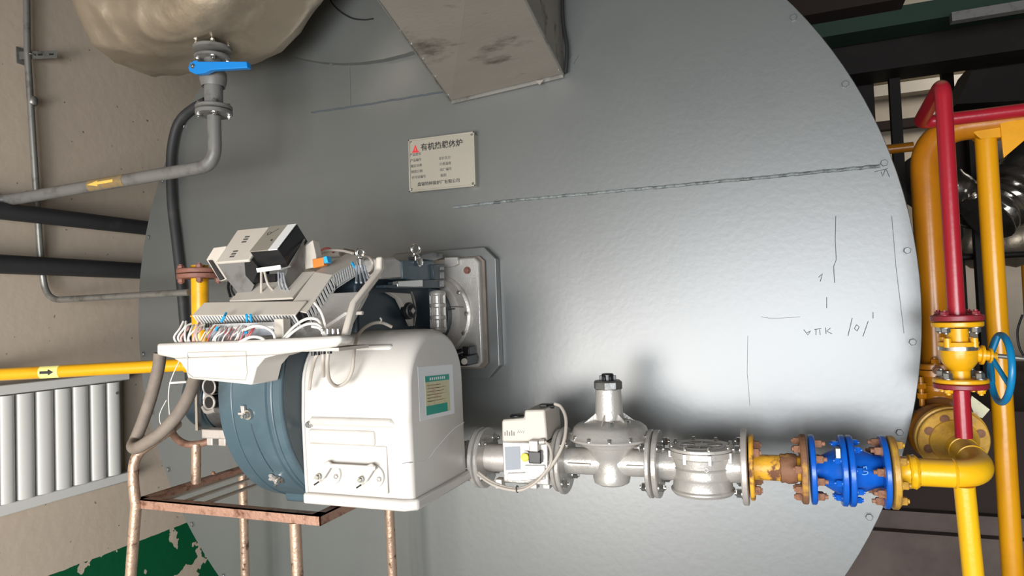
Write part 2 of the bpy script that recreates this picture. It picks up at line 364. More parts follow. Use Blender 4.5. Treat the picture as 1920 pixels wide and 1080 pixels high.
for pp in ([(1567, 405), (1566, 450), (1568, 487), (1563, 500), (1565, 530)], [(1550, 557), (1550, 578)], [(1598, 596), (1590, 630)],
           [(1628, 602), (1618, 631)], [(1637, 585), (1637, 597)], [(1535, 520), (1542, 513), (1538, 528)],
           [(1507, 618), (1515, 628), (1520, 620), (1513, 624)], [(1527, 618), (1540, 616)], [(1530, 618), (1530, 628)], [(1537, 618), (1538, 628)],
           [(1548, 614), (1549, 626)], [(1557, 615), (1550, 621), (1560, 626)], [(1611, 594), (1612, 560)][:0] or [(1606, 609), (1611, 613), (1607, 621), (1602, 616), (1606, 609)],
           [(1427, 594), (1445, 597), (1460, 597), (1500, 594)], [(1402, 630), (1401, 700), (1406, 760)],
           [(1660, 318), (1655, 330), (1652, 322)], [(1662, 318), (1668, 332)], [(1640, 322), (1665, 316)],
           [(1075, 120), (1085, 104)], [(1062, 118), (1072, 102)]):
    if pp: bead(pp, 0.0005 if pp[0][0] in (1402, 1427) else 0.0009, 'plate' if pp[0][0] in (1402, 1427) else 'scuff', 'scratch', 0.0004)
# vertical brush line near the right rim
bead([(1672, 405), (1680, 500), (1695, 625)], 0.0007, 'plate', 'paint_run', 0)

# smoke outlet stub painted like the plate
x1, z1, x2, z2, x3, z3 = -0.793, 2.879, -0.30, 2.722, -0.065, 2.727
def circ(ax, ay, bx, by, cx, cy):
    d = 2*(ax*(by-cy)+bx*(cy-ay)+cx*(ay-by))
    ux = ((ax*ax+ay*ay)*(by-cy)+(bx*bx+by*by)*(cy-ay)+(cx*cx+cy*cy)*(ay-by))/d
    uy = ((ax*ax+ay*ay)*(cx-bx)+(bx*bx+by*by)*(ax-cx)+(cx*cx+cy*cy)*(bx-ax))/d
    return ux, uy, math.hypot(ax-ux, ay-uy)
ux, uz, ur = circ(x1, z1, x2, z2, x3, z3)
stub = nb()
pr = [(ux + ur*math.cos(t), 0, uz + ur*math.sin(t)) for t in [math.radians(180+d) for d in range(20, 161, 5)] if ux + ur*math.cos(t) < 0.072 and ux + ur*math.cos(t) > -0.95]
top = max(p[2] for p in pr) + 0.25
pr = [(pr[0][0], 0, top)] + pr + [(pr[-1][0], 0, top)]
prism(stub, [(a, -0.001, c) for a, b, c in pr], (0, -0.03, 0))
smoke = thing('smoke_box', 'grey smoke box with curved underside, between the foil duct and the sooty chute', 'smoke box', (-0.3, -0.3, 2.73))
link(stub, 'casing', 'plate', smoke)
link(tube(nb(), smooth_path([P(606, -22, y=-0.06), P(628, 12, y=-0.05), P(655, 32, y=-0.04), P(680, 37, y=-0.036), P(700, 35, y=-0.034)]), 0.0028, 8), 'drooping_wire', 'black', smoke)
link(cyl(nb(), P(624, 119, y=-0.002), P(624, 119, y=-0.002)+V((0,-0.012,0)), 0.009, 12), 'stud', 'galv', smoke)

# ================================================================ SOOTY CHUTE (flue transition)
chute = thing('flue_chute', 'soot-stained galvanised sheet chute with slanted underside, right of the grey smoke box', 'flue chute', (0.3, -0.2, 2.55))
bL, bR = P(845, 188, y=-0.02), P(1055, 138, y=-0.02)
fL, fR = P(745, 48, x=bL.x), P(975, -20, x=bR.x)
dL = (fL - bL).normalized(); dR = (fR - bR).normalized()
fL2, fR2 = bL + dL*0.75, bR + dR*0.75
up = V((0, 0, 1.2))
b = nb(); para_pts = [bL, bR, fR2, fL2]
va = [b.verts.new(p) for p in para_pts]; vb = [b.verts.new(p + V((0, 0, 0.02))) for p in para_pts]
b.faces.new(va); b.faces.new(vb)
for i in range(4): b.faces.new((va[i], va[(i+1) % 4], vb[(i+1) % 4], vb[i]))
link(b, 'underside_sheet', 'sheet', chute, smooth=0)
def side(x, p, q, s):
    b = nb(); prism(b, [(x, p.y, p.z), (x, q.y, q.z), (x, q.y, q.z+0.9), (x, p.y, p.z+1.1)], (0.003*s, 0, 0)); return b
link(side(bR.x + 0.001, bR, fR2, 1), 'side_sheet', 'sheet', chute, smooth=0)
link(side(bL.x - 0.001, bL, fL2, -1), 'side_sheet', 'sheet', chute, smooth=0)
# lapped corner strip, lower lip and rivets
link(tube(nb(), [bR + V((0.002, -0.001, -0.002)), fR2 + V((0.002, 0, -0.002))], 0.004, 8), 'edge_strip', 'galv', chute)
link(tube(nb(), [bL + V((-0.002, 0, -0.002)), fL2 + V((-0.002, 0, -0.002))], 0.003, 8), 'edge_strip', 'galv', chute)
b = nb(); para(b, bL + V((0, 0.012, -0.012)), bR - bL, V((0, -0.006, 0)), V((0, 0, 0.02))); link(b, 'lower_lip', 'galv', chute, smooth=0)
nrm = (bR-bL).cross(fL2-bL).normalized()
if nrm.z > 0: nrm = -nrm
for px_, py_ in ((750, 57), (772, 82), (794, 110), (817, 143), (841, 178), (988, 14), (1012, 55), (1030, 92), (1048, 131), (655+55, 30)[:0] or (868, 74)):
    D = AF + AR*((px_-960)/FPX) - AU*((py_-540)/FPX); t = (bL-CAMLOC).dot(nrm)/D.dot(nrm); q = CAMLOC + D*t
    link(lathe(nb(), q, nrm, [(0, 0.006), (0.003, 0.005), (0.005, 0.002)], 10), 'rivet', 'bright', chute)
tri = nb(); prism(tri, [P(1005, 152, y=-0.03), P(1020, 150, y=-0.03), P(1012, 160, y=-0.03)], (0, -0.003, 0)); link(tri, 'torn_tab', 'sheet', chute)
# dark caulking strip standing behind the right corner of the chute
link(tube(nb(), smooth_path([bR + V((0.012, -0.004, 0)), bR + V((0.022, -0.01, 0.09)), bR + V((0.012, -0.012, 0.2)), bR + V((0.02, -0.012, 0.42))]), 0.007, 8), 'sealant', 'darkhole', chute)

# ================================================================ FOIL DUCT
foil = thing('insulated_duct', 'foil-wrapped insulated duct with crumpled rounded end, above the blue-handled valve', 'duct', (-0.7, -0.4, 2.7))
def fsec(a, i):
    # squarish, dented cross-section
    c, s = abs(math.cos(a)), abs(math.sin(a)); n = 3.0
    k = (c**n + s**n)**(-1/n)
    return k*(1 + 0.022*math.sin(5*a + i*0.14) + 0.012*math.sin(9*a - i*0.25))
from mathutils import noise
fx = [-1.135, -1.13, -1.12, -1.10, -1.075] + [-1.05 + 1.11*k/70 for k in range(71)]
path = [V((x, -0.40 , 2.955 + (0.0 if x < -0.62 else (x+0.62)*0.9))) for x in fx]
rad = [0.17, 0.215, 0.24, 0.257, 0.262] + [0.262]*71
jk = tube(nb(), path, lambda i: rad[i], 140, fsec)
for q_ in jk.verts:   # wrinkles of the wrapped foil
    p_ = q_.co; d_ = V((0, p_.y+0.40, p_.z-3.0)).normalized()
    w1 = 1 - abs(noise.noise(V((p_.x*4.0 + p_.z*2.5, p_.y*5, p_.z*5)))) * 2.2
    w2 = 1 - abs(noise.noise(V((p_.x*15, p_.y*9 + 3, p_.z*9)))) * 2.0
    q_.co = p_ + d_*(0.009*max(0, w1)**4 + 0.003*max(0, w2)**3 - 0.006)
link(jk, 'foil_jacket', 'foil', foil, smooth=60)

# ================================================================ BLUE-HANDLED VALVE + GREY PIPE
VY = -0.46
def vp_(px, py): return P(px, py, y=VY)
axv = V((0, 0, 1))
vx = (vp_(400, 150).x + vp_(402, 250).x)/2
def vz(py): return P(400, py, y=VY).z
valve = thing('valve', 'dark grey flanged vertical valve with a blue lever handle under the foil duct', 'valve', (vx, VY, vz(200)))
flange(valve, (vx, VY, vz(112)), (0, 0, 1), 0.062, 0.012, 'greypaint', 4, 'bright', bolt_side=-1, br=0.008, bh=0.010)
flange(valve, (vx, VY, vz(96)), (0, 0, 1), 0.066, 0.014, 'greypaint', 4, 'bright', bolt_side=1, br=0.008, bh=0.010)
bz = vz(205)
link(lathe(nb(), (vx, VY, vz(112)), (0, 0, -1), [(0, 0.030), (0.03, 0.032), (0.05, 0.046), (0.075, 0.046), (0.10, 0.040), (vz(112)-vz(160), 0.032), (vz(112)-vz(200), 0.031)], 32), 'body', 'greypaint', valve)
flange(valve, (vx, VY, vz(206)), (0, 0, 1), 0.063, 0.013, 'greypaint', 4, 'bright', bolt_side=1, br=0.008, bh=0.008)
link(lathe(nb(), (vx, VY, vz(128)), (-0.6, -1, 0), [(0.03, 0.02), (0.055, 0.02), (0.06, 0.012), (0.075, 0.012)], 24), 'stem_housing', 'greypaint', valve)
hb = nb()
hy = VY - 0.075
hp = [P(352, 127, y=hy), P(356, 117, y=hy), P(366, 112, y=hy), P(372, 115, y=hy), P(462, 115, y=hy), P(463, 127, y=hy), P(395, 131, y=hy), P(382, 137, y=hy), P(366, 139, y=hy), P(355, 134, y=hy)]
prism(hb, hp, (0, 0.022, 0)); link(hb, 'lever_handle', 'handle_blue', valve, bevel=0.003, label='blue lever handle')
link(hexbolt(nb(), P(362, 124, y=hy), (0, -1, 0), 0.007, 0.006), 'handle_nut', 'steel', valve)

gz = P(300, 325, y=VY).z
gpipe = thing('return_pipe', 'dark grey painted pipe running left from beneath the blue-handled valve, with a yellow arrow sticker', 'pipe', (vx, VY, gz))
xpt = P(200, 333, y=VY)
pp = fillet([(vx, VY, vz(218)), (vx, VY, gz), (-1.80, VY, gz-0.02), (-1.80, -3.0, gz-0.02)], 0.075, 8)
link(tube(nb(), pp, 0.0235, 24), 'pipe', 'greypaint', gpipe)
flange(gpipe, (vx, VY, vz(208)-0.001), (0, 0, -1), 0.063, 0.015, 'greypaint', 4, 'bright', bolt_side=1, br=0.008, bh=0.008)
def pipe_sticker(parent, c, axis, r, L, a0, a1, m, name, label=None):
    """curved patch hugging a pipe, a0..a1 degrees around axis"""
    c = V(c); ax = V(axis).normalized(); u = V((0, -1, 0)); u = (u-ax*u.dot(ax)).normalized(); w = ax.cross(u)
    b = nb(); n = 12
    ro = [[], [], [], []]
    for k in range(n+1):
        a = math.radians(a0 + (a1-a0)*k/n); d = u*math.cos(a) + w*math.sin(a)
        for j, (l, rr) in enumerate(((0, r+0.0004), (L, r+0.0004), (L, r+0.0012), (0, r+0.0012))): ro[j].append(b.verts.new(c + ax*l + d*rr))
    for j in range(4):
        for k in range(n): b.faces.new((ro[j][k], ro[(j+1) % 4][k], ro[(j+1) % 4][k+1], ro[j][k+1]))
    b.faces.new([ro[j][0] for j in range(4)]); b.faces.new([ro[3-j][n] for j in range(4)])
    o = link(b, name, m, parent)
    if label: o['label'] = label
    return o
def pipe_arrow(parent, c, axis, r, L, hw, m, head=0.4):
    """printed arrow that follows the curve of a pipe, pointing along axis"""
    c = V(c); ax = V(axis).normalized(); u = V((0, -1, 0)); u = (u-ax*u.dot(ax)).normalized(); w = ax.cross(u); b = nb(); n = 10
    def pt(l, s, o=0.0018):
        a = s/r; return c + ax*l + (u*math.cos(a) + w*math.sin(a))*(r+o)
    def strip(l0, s0, l1, s1):
        vs0 = [b.verts.new(pt(l0, -s0 + 2*s0*k/n)) for k in range(n+1)]; vs1 = [b.verts.new(pt(l1, -s1 + 2*s1*k/n)) for k in range(n+1)]
        for k in range(n): b.faces.new((vs0[k], vs0[k+1], vs1[k+1], vs1[k]))
    strip(0, hw*0.45, L*(1-head), hw*0.45); strip(L*(1-head), hw, L, hw*0.02)
    return link(b, 'arrow', m, parent)
sa, sb = P(172, 336, y=VY), P(237, 330, y=VY)
gdir = V((-1.80 - vx, 0, -0.02)).normalized()
gc = lambda x: V((x, VY, gz + (x-vx)/(-1.80-vx)*-0.02))
s1 = pipe_sticker(gpipe, gc(sb.x), gdir, 0.0235, sb.x-sa.x, -62, 62, 'label_ochre', 'sticker', 'torn ochre sticker')
pipe_arrow(s1, gc(P(222, 330, y=VY).x), gdir, 0.0235, P(222, 330, y=VY).x-P(174, 336, y=VY).x, 0.011, 'arrow_yellow')

# ================================================================ LEFT WALL FITTINGS
cx_ = -1.815
cond = thing('conduit', 'thin galvanised conduit dropping down the left wall, then bending right towards the yellow riser', 'conduit', (cx_, -0.3, 2.4))
ya = P(50, 0, x=cx_).y; yb = P(75, 470, x=cx_).y
ez = P(355, 548, y=-0.31)
cz = P(110, 562, x=cx_+0.02).z
pts = fillet([(cx_, ya, 4.6), (cx_, ya+0.0, P(57, 100, x=cx_).z), (cx_, yb, P(75, 470, x=cx_).z), (cx_, -0.285, (cz+ez.z)/2 + 0.0), (ez.x, -0.31, ez.z)], 0.10, 10)
link(tube(nb(), pts, 0.0135, 18), 'tube', 'galv', cond)
q = P(61, 190, x=cx_)
link(lathe(nb(), q + V((0, 0, -0.018)), (0, 0, 1), [(0, 0.016), (0.008, 0.021), (0.03, 0.021), (0.038, 0.016)], 12), 'coupling', 'galv', cond)
br = thing('wall_bracket', 'small slotted steel wall bracket holding the thin conduit high on the left wall', 'bracket', (WX, -0.35, 2.9))
p0, p1 = P(30, 87, x=WX+0.004), P(50, 124, x=WX+0.004)
link(box(nb(), (WX+0.0005, p0.y, p1.z), (WX+0.006, p1.y, p0.z)), 'wall_plate', 'galv', br, bevel=0.001)
a_, c_ = P(36, 97, x=WX+0.02), P(106, 95, x=WX+0.075)
b = nb(); dr = c_-a_; para(b, a_, dr, V((0, 0, 0.0)) + V((0, 0, -0.035)), V((0.004, -0.001, 0))); para(b, a_, dr, V((-0.02, 0.012, 0.0)), V((0, 0, -0.004)))
link(b, 'arm', 'galv', br, smooth=0)
for f in (0.18, 0.48, 0.78):
    b = nb(); para(b, a_ + dr*f + V((0.0042, -0.0012, -0.013)), dr.normalized()*0.018, V((0, 0, -0.008)), V((0.0008, -0.0004, 0)))
    link(b, 'slot', 'darkhole', br, smooth=0)
link(torus(nb(), P(57, 103, x=cx_), (0, 0, 1), 0.0165, 0.003), 'pipe_clip', 'galv', br)

for nm, a, bq, th, lab in (('black_pipe', (100, 407), 0, 0.036, 'upper of the two black insulated pipes along the left wall, ending behind the boiler plate'),
                       ('black_pipe', (100, 500), 0, 0.040, 'lower of the two black insulated pipes along the left wall, just above the conduit bend')):
    X = -1.765; q = P(a[0], a[1], x=X)
    o = link(tube(nb(), [(X, -3.2, q.z), (X, 3.0, q.z)], th, 28), nm, 'blackpipe')
    tag(o, lab, 'pipe', 'black insulated pipes on the left wall')

rise = thing('gas_riser', 'yellow vertical pipe stub topped by a red-brown flange, behind the burner wiring tray', 'pipe', (-0.905, -0.3, 1.55))
link(cyl(nb(), (-0.906, -0.3, 1.50), (-0.903, -0.3, 1.925), 0.032, 28), 'pipe', 'yellow', rise)
zf = P(372, 512, y=-0.3).z
flange(rise, (-0.903, -0.3, zf-0.004), (0, 0, -1), 0.083, 0.018, 'redrust', 4, 'redrust', br=0.013, bh=0.014)
flange(rise, (-0.903, -0.3, zf-0.002), (0, 0, 1), 0.083, 0.018, 'redrust', 4, 'redrust', br=0.013, bh=0.012, name='blind_flange')
link(lathe(nb(), (-0.905, -0.3, P(372, 595, y=-0.3).z), (0, 0, 1), [(0, 0.032), (0.003, 0.036), (0.008, 0.036), (0.011, 0.032)], 28), 'weld_bead', 'yellow', rise)

yp = thing('gas_feed_pipe', 'yellow pipe above the radiator with a pale arrow label, entering behind the burner console', 'pipe', (-1.2, -0.3, 1.53))
zA = P(100, 694, y=-0.40).z
ye0, ye1 = V((-1.775, -0.60, P(2, 700, x=-1.775).z)), V((-0.96, -0.31, P(325, 684, y=-0.31).z))
pp = fillet([(-1.775, -3.2, ye0.z), tuple(ye0), tuple(ye1), (-0.905, -0.29, ye1.z)], 0.06, 8)
link(tube(nb(), pp, 0.0245, 26), 'pipe', 'yellow', yp)
link(lathe(nb(), ye1 + V((0.0, 0, 0)), (ye1-ye0), [(-0.02, 0.025), (-0.012, 0.031), (0.03, 0.031), (0.035, 0.026)], 26), 'socket', 'yellow', yp)
yd = (ye1-ye0).normalized()
def on_yp(px):
    best = min(range(2000), key=lambda k: abs(((lambda X: 960 + FPX*((X-CAMLOC).dot(AR))/((X-CAMLOC).dot(AF)))(ye0.lerp(ye1, k/2000))) - px)); return ye0.lerp(ye1, best/2000)
qa, qb = on_yp(79), on_yp(115)
s2 = pipe_sticker(yp, qa, yd, 0.0245, (qb-qa).length, -68, 68, 'label_yellow', 'sticker', 'pale yellow flow label')
pipe_arrow(s2, on_yp(83), yd, 0.0245, (on_yp(109)-on_yp(83)).length, 0.0115, 'ink', 0.42)

# dark hose clipped to the plate on the left
hose = link(tube(nb(), smooth_path([P(386, 190, y=-0.03), P(362, 203, y=-0.03), P(340, 222, y=-0.03), P(327, 250, y=-0.03), P(320, 300, y=-0.03), P(322, 380, y=-0.03), P(330, 450, y=-0.03), P(338, 520, y=-0.03), P(345, 600, y=-0.03), P(352, 660, y=-0.03), P(358, 740, y=-0.03)]), 0.020, 16), 'hose', 'blackpipe')
tag(hose, 'dark hose curving down the left side of the boiler plate behind the yellow riser', 'hose')

# radiator
rad_ = thing('radiator', 'white column radiator on the left wall under the yellow pipe', 'radiator', (WX, -0.3, 0.96))
RX = WX + 0.055
edges = [(-34, 0), (2, 31), (35, 68), (72, 104), (107, 137), (141, 170), (174, 202), (205, 230)]
zt = P(130, 718, x=RX).z; zb = P(130, 905, x=RX).z
ys = [(P(a, 820, x=RX+0.02).y, P(b, 820, x=RX+0.02).y) for a, b in edges]
pitch = ys[-1][1]-ys[-2][1]
ys = [(ys[0][0]-pitch*k, ys[0][1]-pitch*k) for k in (4, 3, 2, 1)] + ys
zlo = P(130, 912, x=RX).z; zhi = P(130, 727, x=RX).z
for y0, y1 in ys:
    b = nb(); n = 10; h = (y1-y0)/2; yc = (y0+y1)/2; sec = []
    for k in range(n+1):
        a = math.pi*k/n; sec.append((RX + 0.022*math.sin(a)**0.6, yc - h*math.cos(a)))
    sec += [(RX-0.015, y1), (RX-0.015, y0)]
    prism(b, [(x, y, zlo) for x, y in sec], (0, 0, zhi-zlo))
    link(b, 'column', 'radiator', rad_, smooth=50)
ye = P(241, 705, x=RX+0.01).y; yl = ys[0][0]-0.02
link(box(nb(), (WX+0.01, yl, zhi+0.005), (RX+0.02, ye, zhi+0.045)), 'top_header', 'radiator', rad_, bevel=0.004)
link(box(nb(), (WX+0.01, yl, zlo-0.045), (RX+0.02, ye, zlo+0.0)), 'bottom_header', 'radiator', rad_, bevel=0.004)
link(box(nb(), (WX+0.002, yl, zlo), (WX+0.03, ye-0.01, zhi+0.005)), 'back_panel', 'radiator', rad_)
pv = P(219, 737, x=RX+0.022); link(cyl(nb(), pv - V((0.004, 0, 0)), pv + V((0.003, 0, 0)), 0.007, 16), 'badge', 'greypaint', rad_)

# ================================================================ NAMEPLATE
sg = thing('nameplate', 'square silver metal nameplate with black Chinese lettering and red emblem on the grey plate', 'nameplate', P(827, 303, y=-0.02))
TL, TR, BR_, BL_ = P(758, 264, y=-0.03), P(881, 248, y=-0.03), P(890, 347, y=-0.03), P(768, 361, y=-0.03)
u = (TR-TL).normalized(); w_ = (TR-TL).length; h_ = (TL-BL_).length; v = V((-u.z, 0, u.x))
b = nb(); para(b, BL_, u*w_, v*h_, V((0, 0.006, 0))); link(b, 'plate', 'sign', sg, bevel=0.002)
b = nb()
for f in ((0, 0, w_, 0.006), (0, h_-0.006, w_, 0.006), (0, 0, 0.006, h_), (w_-0.006, 0, 0.006, h_)):
    para(b, BL_ + u*f[0] + v*f[1], u*f[2], v*f[3], V((0, -0.004, 0)))
link(b, 'rim', 'sign', sg, bevel=0.001)
b = nb()
for f in ((0, 0), (w_-0.03, 0), (0, h_-0.05), (w_-0.006, 0.02)):
    para(b, BL_ + u*f[0] + v*f[1] + V((0, 0.006, 0)), u*0.03 if f[0] < w_-0.02 else u*0.005, v*0.02 if f[0] < w_-0.02 else v*(h_-0.03), V((0, 0.024, 0)))
link(b, 'bracket', 'sign', sg)
for cx2, cz2 in ((0.011, 0.011), (w_-0.011, 0.011), (0.011, h_-0.011), (w_-0.011, h_-0.011)):
    link(lathe(nb(), BL_ + u*cx2 + v*cz2, (0, -1, 0), [(0, 0.005), (0.003, 0.0045), (0.005, 0.002)], 12), 'rivet', 'bright', sg)
def onsign(px, py):
    q = P(px, py, y=-0.03); return q
text('有机热载体炉', 0.030, 'ink', 'title_lettering', sg, onsign(789, 282), u, v, 0.001, 0.0003)
text('盘锦特种锅炉厂有限公司', 0.0165, 'ink', 'maker_lettering', sg, onsign(783, 349), u, v, 0.001, 0.0)
for k, (l, r_) in enumerate((('产品型号', ''), ('产品编号', '设计压力'), ('额定功率', '介质温度'), ('制造日期', '出厂编号'), ('许可证编号', '级别'))):
    y_ = 293 + k*10.6
    text(l, 0.0125, 'inkgrey', 'small_lettering', sg, onsign(768.5 + k*0.9, y_), u, v, 0.001)
    if r_: text(r_, 0.0125, 'inkgrey', 'small_lettering', sg, onsign(822 + k*1.0, y_-4), u, v, 0.001)
b = nb(); q = onsign(779, 286)
for pl in ([(-0.017, 0), (-0.012, 0.006), (0.012, 0.006), (0.017, 0)], [(-0.010, 0.006), (-0.004, 0.022), (0, 0.030), (0.004, 0.022), (0.010, 0.006)]):
    prism(b, [q + u*a + v*c for a, c in pl], (0, -0.0008, 0))
link(b, 'emblem', 'logo_red', sg, smooth=0)
link(prism(nb(), [q + u*a + v*c + V((0, -0.0009, 0)) for a, c in [(-0.002, 0.007), (-0.001, 0.019), (0.001, 0.019), (0.002, 0.007)]], (0, -0.0003, 0)), 'emblem_stripe', 'sign', sg, smooth=0)

# ================================================================ BURNER
burner = thing('burner', 'large gas burner with white hood, teal fan casing and opened white control console', 'burner', (-0.1, -0.5, 1.14))
# octagonal mounting plate on the boiler front and cast flange
def octo(x0, x1, z0, z1, c, y): return [(x0+c, y, z0), (x1-c, y, z0), (x1, y, z0+c), (x1, y, z1-c), (x1-c, y, z1), (x0+c, y, z1), (x0, y, z1-c), (x0, y, z0+c)]
pz0 = P(905, 709, y=-0.04).z; pz1 = P(895, 464, y=-0.04).z; px1 = P(933, 590, y=-0.04).x
link(prism(nb(), octo(px1-0.47, px1, pz0, pz1, 0.045, -0.002), (0, -0.038, 0)), 'mounting_plate', 'plate', burner, bevel=0.003, smooth=0)
fz0 = P(900, 688, y=-0.075).z; fz1 = P(895, 482, y=-0.075).z; fx1 = P(903, 590, y=-0.075).x
link(prism(nb(), octo(fx1-0.40, fx1, fz0, fz1, 0.018, -0.040), (0, -0.042, 0)), 'cast_flange', 'silver', burner, bevel=0.006)
link(prism(nb(), octo(fx1-0.412, fx1+0.010, fz0-0.008, fz1+0.006, 0.02, -0.040), (0, -0.014, 0)), 'gasket', 'rubber', burner, bevel=0.002)
q = P(876, 507, y=-0.084)
link(hexbolt(nb(), q, (0, -1, 0), 0.011, 0.008), 'flange_bolt', 'redrust', burner)
link(hexbolt(nb(), P(893, 672, y=-0.084), (0, -1, 0), 0.010, 0.008), 'flange_bolt', 'steel', burner)
# raised boss at top of the flange
prb = [P(833, 483, y=-0.10), P(858, 482, y=-0.10), P(859, 495, y=-0.10), P(850, 500, y=-0.10), P(833, 502, y=-0.10)]
link(prism(nb(), prb, (0, 0.02, 0)), 'flange_boss', 'silver', burner, bevel=0.002)
arm = [P(834, 503, y=-0.095), P(850, 501, y=-0.095), P(880, 498, y=-0.095), P(884, 518, y=-0.095), P(872, 525, y=-0.095), P(835, 522, y=-0.095)]
# burner tube and round cover seen inside the flange
tcx = P(879, 590, y=-0.09).x - 0.150; tcz = (P(860, 530, y=-0.09).z + P(860, 650, y=-0.09).z)/2
link(lathe(nb(), (tcx, -0.080, tcz), (0, -1, 0), [(0, 0.158), (0.012, 0.158), (0.016, 0.152)], 64), 'cover_ring', 'silver', burner)
link(lathe(nb(), (tcx, -0.090, tcz), (0, -1, 0), [(0, 0.147), (0.03, 0.145), (0.045, 0.135)], 64), 'cover_disc', 'alu', burner)
link(lathe(nb(), (tcx-0.02, -0.08, tcz), (0, -1, 0), [(0.02, 0.125), (0.09, 0.125)], 48), 'burner_tube', 'teal_dark', burner)
lb = nb(); para(lb, P(846, 574, y=-0.136), P(869, 575, y=-0.136)-P(846, 574, y=-0.136), V((0, 0, -0.003)), V((0, -0.003, 0)))
para(lb, P(844, 581, y=-0.136), V((0.02, 0, 0)), V((0, 0, 0.006)), V((0, -0.002, 0))); link(lb, 'cover_tag', 'inkgrey', burner, smooth=0)
for a in (860, 548), (874, 588), (869, 625): link(hexbolt(nb(), P(a[0], a[1], y=-0.135), (0, -1, 0), 0.006, 0.006), 'cover_screw', 'bright', burner)
# head housing
HX = 0.085
hx0 = -0.255
prof = [(-0.66, 1.60), (-0.66, 1.815), (-0.60, 1.865), (-0.20, 1.883), (-0.17, 1.87), (-0.17, 1.806), (-0.30, 1.795), (-0.30, 1.47), (-0.60, 1.47)]
link(prism(nb(), [(hx0, y, z) for y, z in [(-0.62, 1.55), (-0.62, 1.80), (-0.58, 1.84), (-0.13, 1.86), (-0.13, 1.47), (-0.55, 1.47)]], (0.255+0.035, 0, 0)), 'head_housing', 'teal_dark', burner, bevel=0.01)
def xpan(pp, x, t, m, name, bevel=0.002, **k):
    q = [P(a, c, x=x) for a, c in pp]; return link(prism(nb(), q, (-t, 0, 0)), name, m, burner, bevel=bevel, **k)
xpan([(755, 488), (814, 488), (816, 534), (756, 523)], 0.09, 0.30, 'teal', 'head_top_block', 0.004)
xpan([(711, 484), (740, 482), (755, 490), (757, 522), (714, 523)], 0.085, 0.28, 'silver', 'head_end_cap', 0.006)
xpan([(723, 534), (745, 534), (745, 528), (800, 524), (833, 523), (834, 540), (745, 541), (723, 540)], 0.098, 0.035, 'teal_dark', 'hinge_bar')
xpan([(746, 527), (793, 524), (793, 538), (746, 538)], 0.101, 0.02, 'bright', 'latch_plate')
xpan([(812, 496), (834, 495), (835, 524), (814, 524)], 0.10, 0.03, 'teal_dark', 'hinge_bracket')
for z1_, z2_ in ((500, 506), (510, 522), (526, 538)): xpan([(826, z1_), (833, z1_), (833, z2_), (826, z2_)], 0.103, 0.01, 'steel', 'hinge_nut', 0.001)
xpan([(730, 548), (770, 550), (777, 576), (775, 612), (750, 560)], 0.06, 0.02, 'cream', 'inspection_panel', 0.002)
q = P(766, 583, x=0.064)
link(lathe(nb(), q, (1, -0.25, 0), [(-0.01, 0.028), (0.004, 0.028), (0.006, 0.022), (0.016, 0.022), (0.018, 0.014), (0.02, 0.013)], 24), 'sight_glass', 'black', burner)
link(torus(nb(), q + V((0.012, -0.003, 0)), (1, -0.25, 0), 0.020, 0.004), 'sight_glass_ring', 'steel', burner)
link(lathe(nb(), q + V((0.012, -0.003, 0)), (1, -0.25, 0), [(0, 0.010), (0.009, 0.010)], 4), 'sight_glass_cap', 'silver', burner)
link(tube(nb(), smooth_path([P(771, 546, x=0.066), P(777, 565, x=0.066), P(779, 590, x=0.066), P(776, 611, x=0.066)]), 0.003, 8), 'edge_trim', 'bright', burner)
# silver block and eye bolts on top
xpan([(788, 478), (810, 472), (830, 474), (831, 483), (812, 490), (790, 487)], 0.07, 0.05, 'steel', 'top_block', 0.003)
link(hexbolt(nb(), P(786, 491, x=0.096), (1, 0, 0), 0.013, 0.008), 'side_bolt', 'bright', burner)
for e_, s_ in ((P(779, 467, y=-0.33), 1.0), (P(675, 474, y=-0.62), 0.8)):
    eb = nb(); torus(eb, e_, (0.85, -0.5, 0), 0.013*s_*1.2, 0.0045*s_); cyl(eb, e_ + V((0, 0, -0.016*s_)), e_ + V((0, 0, -0.055*s_)), 0.006*s_, 12)
    lathe(eb, e_ + V((0, 0, -0.026*s_)), (0, 0, 1), [(0, 0.013*s_), (0.006*s_, 0.012*s_), (0.010*s_, 0.007*s_)], 16); link(eb, 'lifting_eye', 'bright', burner)
# ribbed aluminium column (air damper rod housing)
ccx = P(821, 580, y=-0.235).x; cz1 = P(821, 544, y=-0.235).z; cz0 = P(821, 624, y=-0.235).z
b = nb(); H = cz1-cz0
pr_ = [(0, 0.024), (0.008, 0.028)]
for k in range(3):
    z = 0.010 + k*(H-0.022)/3; s = (H-0.022)/3
    pr_ += [(z, 0.029), (z+0.006, 0.029), (z+0.009, 0.022), (z+s-0.008, 0.022), (z+s-0.004, 0.029)]
pr_ += [(H-0.010, 0.029), (H-0.004, 0.025), (H, 0.018)]
lathe(b, (ccx, -0.235, cz0), (0, 0, 1), pr_, 32); column = link(b, 'ribbed_column', 'silver', burner)
b = nb()
for k in range(6):
    a = math.radians(60*k+10); d = V((math.cos(a), math.sin(a), 0)); t = V((-d.y, d.x, 0))
    para(b, V((ccx, -0.235, cz0+0.012)) + d*0.018 - t*0.003, d*0.011, t*0.006, V((0, 0, H-0.024)))
link(b, 'rib', 'silver', column, bevel=0.001)
link(cyl(nb(), (ccx, -0.235, cz0+0.002), (ccx, -0.235, cz0-0.035), 0.010, 16), 'column_rod', 'steel', burner)
link(tube(nb(), smooth_path([(ccx, -0.235, cz0-0.03), (ccx+0.012, -0.22, cz0-0.06), (ccx+0.045, -0.2, cz0-0.075), (ccx+0.07, -0.19, cz0-0.07)]), 0.008, 10), 'linkage', 'black', burner)
